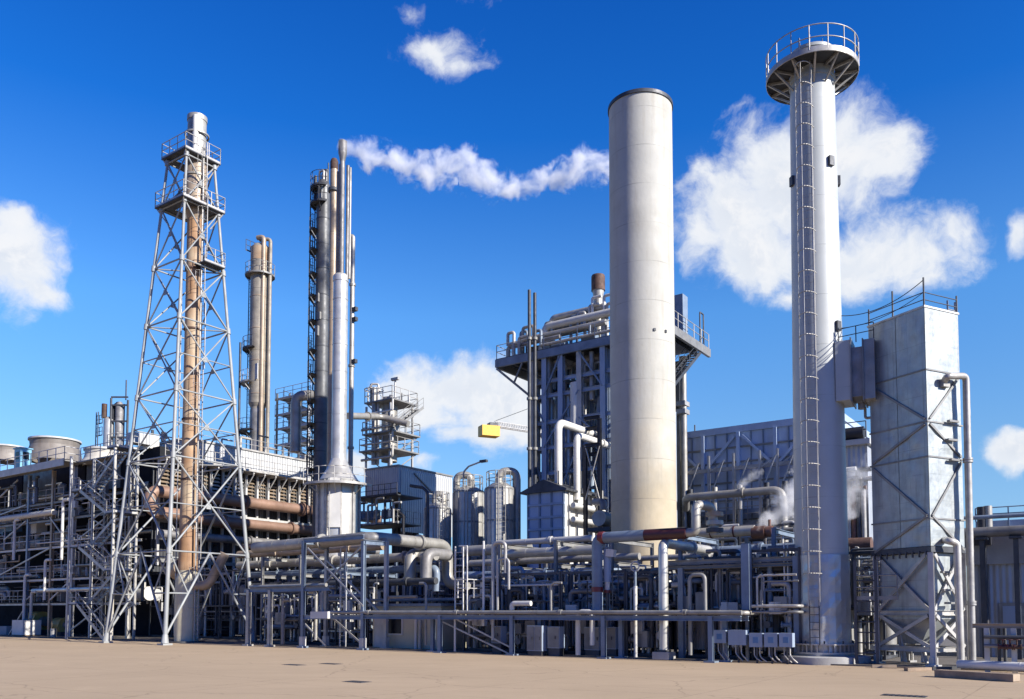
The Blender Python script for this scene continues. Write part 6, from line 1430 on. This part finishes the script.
# ------------------------------------------------------------------ process skids crowd the space under the rack
skid('dark process skid of small pipes between the low trestle and the braced trestle', 256, 300, 37.6, 3.0, 3.6, 21, 22, 8, 8, 2, 2)
skid('process skid with white boxes behind the braced trestle ladder', 306, 368, 38.4, 2.6, 4.4, 22, 26, 9, 8, 3, 2)
skid('process skid of piping right of the cream hut, behind the pipe bridge braces', 464, 498, 36.9, 3.2, 4.0, 23, 34, 10, 12, 3, 2)
skid('process skid of piping behind the tall two door cabinet', 500, 560, 37.0, 3.2, 4.3, 24, 36, 12, 12, 2, 2)
skid('process skid of piping behind the blue red banded pipe drop', 562, 625, 37.0, 3.0, 4.3, 25, 36, 11, 12, 3, 2)
skid('process skid with red handwheels left of the stout standing pipe', 627, 660, 36.9, 2.8, 4.2, 26, 26, 8, 10, 2, 1, red=True)
skid('process skid with dark vessels right of the stout standing pipe', 668, 712, 37.3, 3.0, 4.6, 27, 34, 10, 12, 2, 3)
skid('process skid behind the first two control boxes', 706, 748, 37.4, 3.2, 4.8, 28, 36, 10, 12, 3, 2)
skid('process skid of fine tubing behind the last control boxes beside the white stack', 752, 800, 36.9, 3.2, 5.0, 29, 44, 14, 14, 3, 2)
skid('upper level piping skid above the rack below the panelled box', 540, 612, 44.2, 2.2, 6.6, 30, 26, 8, 6, 2, 2)
skid('upper level piping skid right of the chimney below the panelled wall', 684, 800, 47.5, 2.2, 7.2, 31, 34, 10, 8, 3, 3)
skid('dim piping skid deep behind the cream hut', 376, 470, 46.6, 2.4, 6.4, 32, 28, 8, 6, 2, 2)
skid('dim piping skid under the brown header pipes', 262, 330, 46.2, 2.4, 6.2, 33, 28, 8, 6, 2, 2)
skid('dim piping skid at the back of the lattice tower', 150, 246, 42.2, 2.2, 5.6, 34, 40, 10, 8, 3, 3)

# ------------------------------------------------------------------ crane jib far behind
cn = pd(489, 431.5, 150)
t = T('tower_crane', 'yellow counterweight and slim jib of a distant crane, left of the boiler frame', 'crane', up(cn, 0))
k = 1 / ppm(cn); xa = Vector((.92, .39, 0)); ya = Vector((-.39, .92, 0)); sl_ = -.02
b = MB(); b.box(cn, 19 * k, 2.2, 10.5 * k, (xa, ya, Z)); b.build('counterweight', 'safety yellow', t)
b = MB(); b.box(cn + xa * 4 * k + Z * 7.2 * k, 9 * k, 1.6, 3.0 * k, (xa, ya, Z)); b.build('winch', 'dark steel', t)
b = MB(); j0 = cn + xa * 6 * k + Z * 6 * k; j1 = cn + xa * 70 * k + Z * 2.0 * k
for oy in (-.5, .5): b.cyl(j0 + ya * oy, j1 + ya * oy, .12, n=5)
b.cyl(j0 + Z * .9, j1 + Z * .9, .10, n=5)
for i in range(24):
    for oy in (-.5, .5): b.cyl(j0.lerp(j1, i / 24) + ya * oy, j0.lerp(j1, (i + .5) / 24) + Z * .9, .05, n=4, caps=False); b.cyl(j0.lerp(j1, (i + .5) / 24) + Z * .9, j0.lerp(j1, (i + 1) / 24) + ya * oy, .05, n=4, caps=False)
b.build('jib', 'pale steel paint', t)
b = MB(); mp = cn + xa * 72 * k
b.cyl(j0 + Z * .9, mp + Z * 40 * k, .05, n=4); b.build('tie_rod', 'dark steel', t)
b = MB(); b.beam(up(mp, 0), mp + Z * 42 * k, 1.4); b.build('mast', 'pale steel paint', t)

# small column far left behind the lattice tower
p = gv(104, 62); p.z = 0; k = 1 / ppm(p)
t = T('reactor_column', 'small silver column with a dark piped companion on the skyline left of the lattice tower', 'column', p)
b = MB(); b.lathe(p, [(5.0 * k, 0), (5.0 * k, zat(p, 420)), (2 * k, zat(p, 417))], 24); b.build('shell', 'aluminium cladding', t)
c = px_at(p, 114.5); b = MB(); b.lathe(c, [(4.2 * k, 0), (4.2 * k, zat(c, 406)), (2 * k, zat(c, 402))], 20); b.build('companion', 'dirty cladding', t)
c = px_at(p, 108); b = MB(); b.pipe([up(c, zat(c, 420)), up(c, zat(c, 407)), up(px_at(p, 113), zat(c, 403))], 1.8 * k, n=10); b.build('crossover_pipe', 'black steel', t)
for px, yt in ((110, 398), (127, 400)): c = px_at(p, px) - E2 * .6; b = MB(); b.beam(up(c, 10), up(c, zat(c, yt)), .22); b.build('post', 'dark steel', t)
for y in (398, 406, 422, 438): a, c = px_at(p, 110) - E2 * .6, px_at(p, 127) - E2 * .6; b = MB(); b.beam(up(a, zat(p, y)), up(c, zat(p, y)), .2); b.build('beam', 'dark steel', t)
for px in (119, 123): c = px_at(p, px); b = MB(); b.cyl(up(c, 10), up(c, zat(c, 404)), .12, n=8); b.build('riser', 'mid grey paint', t)
c = px_at(p, 99); b = MB(); b.cyl(up(c, zat(c, 418)), up(c, zat(c, 404)), 2.6 * k, n=12); b.build('rusty_drum', 'rust dark', t)
c = px_at(p, 120.5); b = MB(); b.cyl(up(c, zat(c, 400)), up(c, zat(c, 380)), .09, n=6); b.build('lightning_rod', 'dark steel', t)
for y in (436, 424): c = px_at(p, 95); b = MB(); b.rail([up(c, zat(c, y)) - E1 * .9, up(c, zat(c, y)) + E1 * .6], 1.2, .7, .04); b.build('railing', 'dark steel', t)
c = px_at(p, 92); b = MB(); b.ladder(up(c, 12), up(c, zat(c, 412)), E1, .5, .5, .05); b.build('ladder', 'dark steel', t)
# ------------------------------------------------------------------ right background building and low trestle
vK = 46.0
k0, k1 = fr(968, vK), fr(1120, vK); c = gv(1010, vK)
t = T('corrugated_hall', 'low corrugated hall with pale concrete eaves band and a grey door, at the right edge', 'building', W((k0 + k1) / 2, vK, 0))
z1_, z2_, z3_ = zat(c, 564), zat(c, 536), zat(c, 512)
b = MB(); b.ubox(k0, k1, vK, vK + 12, 0, z1_); b.build('wall', 'corrugated grey', t)
b = MB(); b.ubox(k0 - .1, k1, vK - .25, vK + 12, z1_, z2_); b.build('eaves_band', 'concrete', t)
b = MB(); b.ubox(k0, k1, vK + 4, vK + 12, z2_, z3_); b.build('roof_monitor', 'panel blue grey', t)
for i in range(14): b = MB(); u = k0 + .6 + i * .9; b.ubox(u - .04, u + .04, vK + 3.9, vK + 4, z2_, z3_); b.build('monitor_rib', 'blue grey paint', t)
b = MB(); b.rail([W(k0, vK + 4.1, z3_), W(k1, vK + 4.1, z3_)], .7, 1.4, .03, toe=False); b.build('roof_railing', 'blue grey paint', t)
du0, du1 = fr(1003, vK), fr(1021, vK); zt = zat(c, 606)
b = MB(); b.ubox(du0 - .15, du1 + .15, vK - .08, vK, .06, zt + .15); df = b.build('door_frame', 'mid grey paint', t); b = MB(); b.ubox(du0, du1, vK - .11, vK - .081, .08, zt); b.build('door', 'panel blue grey', df); b = MB(); b.box(W(du0 + .15, vK - .13, 1.1), .12, .05, .05); b.build('handle', 'dark steel', df)
for px, yt, r_, m_ in ((985, 507, .24, 'black steel'), (991, 506, .2, 'dull cladding')):
    q = gv(px, vK + 3.2); b = MB(); b.cyl(up(q, z2_), up(q, zat(q, yt)), r_, n=12); b.build('roof_flue', m_, t)
for px in (983.5, 987): q = gv(px, vK - .2); b = MB(); b.cyl(up(q, .1), up(q, zat(q, 540)), .08, n=8); b.build('downpipe', 'dark steel', t)
q = gv(985, vK - .35); b = MB(); b.box(up(q, zat(q, 540)), .7, .4, .5); b.build('rain_head', 'black steel', t)
vP = vK - 1.5; zz = pv(1000, 531.5, vP).z
tpipe('hall_pipe', [W(fr(958, vP), vP + 4, zz), W(fr(958, vP), vP, zz), W(k1, vP, zz)], .24, 'dirty cladding', 'thick dark insulated pipe running level along the eaves of the corrugated hall', n=16, gap=1.8)
tpipe('hall_pipe', [W(fr(955, vP), vP + .5, zz + .75), W(k1, vP + .5, zz + .75)], .10, 'blue grey paint', 'thin blue grey pipe above the thick eaves pipe of the corrugated hall', n=10, gap=0)
for px in (984, 1018): q = gv(px, vP); b = MB(); b.ibeam(q, up(q, zz - .26), .2, .2); b.box(up(q, zz - .3), .5, .6, .1); one('pipe_stand', b, 'dark steel', 'dark stand under the eaves pipe ' + ('at the left corner of the corrugated hall' if px < 1000 else 'right beside the grey hall door'), 'pipe stand', q)
# low trestle in front of the hall
vL = 35.6
t = T('valve_trestle', 'low grey trestle of stub posts with red valves in front of the corrugated hall', 'trestle', gv(1003, vL))
zt = pv(1000, 626, vL).z
b = MB(); b.ibeam(W(fr(972, vL), vL, zt), W(fr(1060, vL), vL, zt), .14, .16); b.build('beam', 'tan cladding', t)
b = MB(); b.ibeam(W(fr(972, vL), vL + .9, zt), W(fr(1060, vL), vL + .9, zt), .14, .16); b.build('beam', 'mid grey paint', t)
for px in (986, 1013, 1040):
    c = gv(px, vL); b = MB(); b.ibeam(c, up(c, zt - .08), .17, .17); b.build('post', 'pale steel paint', t)
for y in (637, 646): zz = pv(1000, y, vL - .25).z; b = MB(); b.cyl(W(fr(984, vL), vL - .25, zz), W(fr(1060, vL), vL - .25, zz), .07, n=10); b.build('pipe', 'dirty cladding' if y > 640 else 'dark steel', t)
for px, m_ in ((1003, 'maroon paint'), (1010, 'maroon paint'), (1017, 'rust dark')): valve(t, pv(px, 647, vL - .3), m_, 'maroon paint', .6)
for px in (998, 1004): c = gv(px, vL + .3); b = MB(); b.cyl(up(c, .1), up(c, zt), .06, n=8); b.build('riser', 'dark steel', t)
# long white pipe lying on the ground, timber under it
g0, g1 = pg(951, 667, .2), pg(1040, 671, .2)
g0 = pg(958, 664, .25); g1 = pg(1060, 668.5, .25)
tpipe('ground_pipe', [g0, g1], .16, 'white paint', 'long white pipe lying on the ground at the right edge', n=14, gap=1.2)
g0 = pg(938, 677); g1 = pg(1016, 682); d = (g1 - g0).normalized()
t = T('timber_baulk', 'long dark timber baulk with a pale cut end lying in front of the duct tower', 'timber', (g0 + g1) / 2)
b = MB(); b.box((g0 + g1) / 2 + Z * .13, (g1 - g0).length, .45, .24, (d, Z.cross(d), Z)); b.build('baulk', 'timber', t)
b = MB(); b.box(g1 + d * .012 + Z * .13, .02, .44, .23, (d, Z.cross(d), Z)); b.build('cut_end', 'tan cladding', t)
for i, (px, py, l_, an, m_, lb) in enumerate(((918, 671, 1.1, .3, 'timber', 'short plank lying left of the long timber baulk, by the tower leg'), (884, 668, .9, -.2, 'tan cladding', 'short pale plank lying under the left leg of the duct tower'), (945, 670, 1.6, .15, 'dark steel', 'dark steel bar lying behind the long timber baulk'))):
    p = pg(px, py); d = Vector((math.cos(an), math.sin(an), 0)); b = MB(); b.box(p + Z * .07, l_, .2, .12, (d, Z.cross(d), Z)); one('plank' if i < 2 else 'steel_bar', b, m_, lb, 'plank' if i < 2 else 'bar', p)
# pipes and stair in the gap between stack and tower, small hall behind
skid('dark piping skid in the gap between the white stack and the duct tower', 846, 884, 40.5, 3, 5.0, 41, 30, 9, 8, 2, 2)
c = gv(866, 36.6); t = T('gap_ladder', 'dim steel ladder stair standing between the white stack plinth and the tower legs', 'stair', c)
b = MB(); b.ladder(up(c, .1), up(c, zat(c, 560)), E1, .8, .4, .05, .03); b.build('ladder', 'dark steel', t)
b = MB(); b.rail([up(c, zat(c, 600)) - E1 * .4, up(c, zat(c, 600)) + E1 * 1.2], 1.0, 1.0, .03); b.build('railing', 'mid grey paint', t)
vq = 50.0; a, e_ = fr(838, vq), fr(871, vq); c = gv(855, vq); zt = zat(c, 446)
t = T('valve_house', 'small pale roof house with a fan on top, peeping between white stack and duct tower', 'building', c)
b = MB(); b.ubox(a, e_, vq, vq + 4, 0, zt); b.build('wall', 'corrugated grey', t)
b = MB(); b.ubox(a - .2, e_ + .2, vq - .3, vq + 4.2, zt, zt + .3); b.build('roof', 'pale steel paint', t)
b = MB(); b.cyl(up(c, zt + .7) - E1 * .6, up(c, zt + .7) + E1 * .7, .35, n=14); b.build('roof_fan', 'black steel', t)
b = MB(); b.rail([W(a, vq - .2, zt + .3), W(e_, vq - .2, zt + .3)], 1.0, 1.2, .03, toe=False); b.build('roof_railing', 'dark steel', t)
for i in range(5): b = MB(); q = gv(846 + 5 * i, vq - .6); b.pipe([up(q, 5), up(q, zat(q, 470 + 9 * (i % 3))), up(q, zat(q, 470 + 9 * (i % 3))) + E1 * .7], .14, n=8); b.build('wall_pipe', ('white paint', 'dull cladding', 'orange rust', 'dark steel', 'galvanised steel')[i], t)
b = MB(); q = gv(856, vq - .9); b.cyl(up(q, zat(q, 545)) - E1 * .9, up(q, zat(q, 545)) + E1 * .9, .4, n=16); b.build('wall_drum', 'rust dark', t)

# ------------------------------------------------------------------ steam
def steam(name, lb, pts, dens, seed, sc=1.0, cat='steam', low=.42, aniso=.3):
    """closed body of vapour; its density thins out from a drifting centre line and is torn by noise"""
    C = [Vector(p) for p, r_ in pts]; Rr = [r_ for p, r_ in pts]; o = C[0]
    b = MB(); P = []; Q = []
    for i in range(len(C) - 1):
        for j in range(4): P.append(C[i].lerp(C[i + 1], j / 4)); Q.append((Rr[i] + (Rr[i + 1] - Rr[i]) * j / 4) * 1.5)
    P.append(C[-1]); Q.append(Rr[-1] * 1.5); b.pipe(P, Q, 0, 16, raw=True)
    m = bpy.data.materials.new(name); m.use_nodes = True; N, L = m.node_tree.nodes, m.node_tree.links; N.remove(N['Principled BSDF'])
    pvn = N.new('ShaderNodeVolumePrincipled'); pvn.inputs['Color'].default_value = (.985, .985, .985, 1); pvn.inputs['Anisotropy'].default_value = aniso
    tc = N.new('ShaderNodeTexCoord')
    def mt(op, a, b_=None):
        n = N.new('ShaderNodeMath'); n.operation = op
        for i, x in enumerate((a, b_)):
            if x is None: continue
            if isinstance(x, (int, float)): n.inputs[i].default_value = x
            else: L.new(x, n.inputs[i])
        return n.outputs[0]
    nz = N.new('ShaderNodeTexNoise'); nz.inputs['Scale'].default_value = .55 / sc; nz.inputs['Detail'].default_value = 7; nz.inputs['Roughness'].default_value = .66; nz.inputs['Distortion'].default_value = .3
    mp = N.new('ShaderNodeMapping'); mp.inputs['Location'].default_value = (seed, seed * 2, 0); L.new(tc.outputs['Object'], mp.inputs[0]); L.new(mp.outputs[0], nz.inputs['Vector'])
    d0 = (C[-1] - o); Lx = d0.length; ax = d0 / Lx
    dt = N.new('ShaderNodeVectorMath'); dt.operation = 'DOT_PRODUCT'; L.new(tc.outputs['Object'], dt.inputs[0]); dt.inputs[1].default_value = ax
    s_ = mt('DIVIDE', dt.outputs['Value'], Lx)
    cr = N.new('ShaderNodeValToRGB'); L.new(s_, cr.inputs[0]); rr = N.new('ShaderNodeValToRGB'); L.new(s_, rr.inputs[0])
    zs = [(c - o) - ax * (c - o).dot(ax) for c in C]; perp = Vector((ax.y, -ax.x, 0)).normalized(); upv = perp.cross(ax).normalized()
    if upv.z < 0: upv = -upv
    K = 40.0
    els, el2 = cr.color_ramp.elements, rr.color_ramp.elements
    for i, c in enumerate(C):
        t_ = (c - o).dot(ax) / Lx; h = zs[i].dot(upv) / K + .5; q = Rr[i] / K
        if i < 1: a_, b_ = els[0], el2[0]; a_.position = b_.position = 0
        elif i == len(C) - 1: a_, b_ = els[len(els) - 1], el2[len(el2) - 1]; a_.position = b_.position = 1
        else: a_, b_ = els.new(t_), el2.new(t_)
        a_.color = (h, h, h, 1); b_.color = (q, q, q, 1)
    dz = N.new('ShaderNodeVectorMath'); dz.operation = 'DOT_PRODUCT'; L.new(tc.outputs['Object'], dz.inputs[0]); dz.inputs[1].default_value = upv
    dy = N.new('ShaderNodeVectorMath'); dy.operation = 'DOT_PRODUCT'; L.new(tc.outputs['Object'], dy.inputs[0]); dy.inputs[1].default_value = perp
    hz = mt('SUBTRACT', dz.outputs['Value'], mt('MULTIPLY', mt('SUBTRACT', cr.outputs[0], .5), K))
    rad_ = mt('SQRT', mt('ADD', mt('MULTIPLY', hz, hz), mt('MULTIPLY', dy.outputs['Value'], dy.outputs['Value'])))
    q = mt('DIVIDE', rad_, mt('MULTIPLY', rr.outputs[0], K))
    f = mt('ADD', mt('SUBTRACT', 1.0, q), mt('MULTIPLY', mt('SUBTRACT', nz.outputs['Fac'], low), 5.0))
    mr = N.new('ShaderNodeMapRange'); mr.inputs[1].default_value = .25; mr.inputs[2].default_value = .95; mr.inputs[3].default_value = 0; mr.inputs[4].default_value = dens; L.new(f, mr.inputs[0])
    L.new(mr.outputs[0], pvn.inputs['Density']); L.new(pvn.outputs[0], N['Material Output'].inputs['Volume'])
    M[name] = m
    return one(name, b, name, lb, cat, C[0])
dpt = PLUME.y
def pp(px, py, r_, dd=0): return (pd(px, py, dpt + dd), r_ * .86 / ppm(PLUME))
steam('steam_plume', 'long white steam plume trailing right from the tallest flue towards the chimney', [pp(338, 145, 6), pp(350, 150, 12), pp(368, 157, 17), pp(395, 163, 17), pp(430, 176, 19), pp(462, 168, 22), pp(490, 182, 19), pp(520, 187, 15), pp(550, 178, 17), pp(580, 168, 21), pp(607, 172, 18), pp(625, 165, 9)], 1.3, 5.0, .9, low=.48, aniso=0.0)
def swp(px, py, r_, y0): return (pd(px, py, y0), r_ * y0 / F)
y0 = STEAM.y
steam('steam_wisp', 'white steam leaking from the rusty orange collar left of the white stack', [swp(757, 533, 5, y0), swp(765, 524, 11, y0 + .3), swp(778, 514, 16, y0 + .6), swp(792, 500, 20, y0 + 1), swp(803, 484, 18, y0 + 1.4), swp(815, 470, 8, y0 + 1.8)], 1.8, 8.0, .5, low=.50)
steam('steam_wisp', 'small steam wisp rising off the long level steam pipe', [swp(737, 490, 3, 59), swp(744, 483, 7, 59), swp(752, 475, 8, 59), swp(762, 470, 3, 59)], 1.0, 4.0, .4, low=.50)
y1 = gv(852, 48.5).y
steam('steam_wisp', 'steam drifting between the white stack and the duct tower', [swp(846, 520, 8, y1), swp(852, 500, 16, y1), swp(858, 482, 18, y1), swp(862, 466, 12, y1), swp(866, 455, 5, y1)], 1.1, 6.0, .5, low=.50)
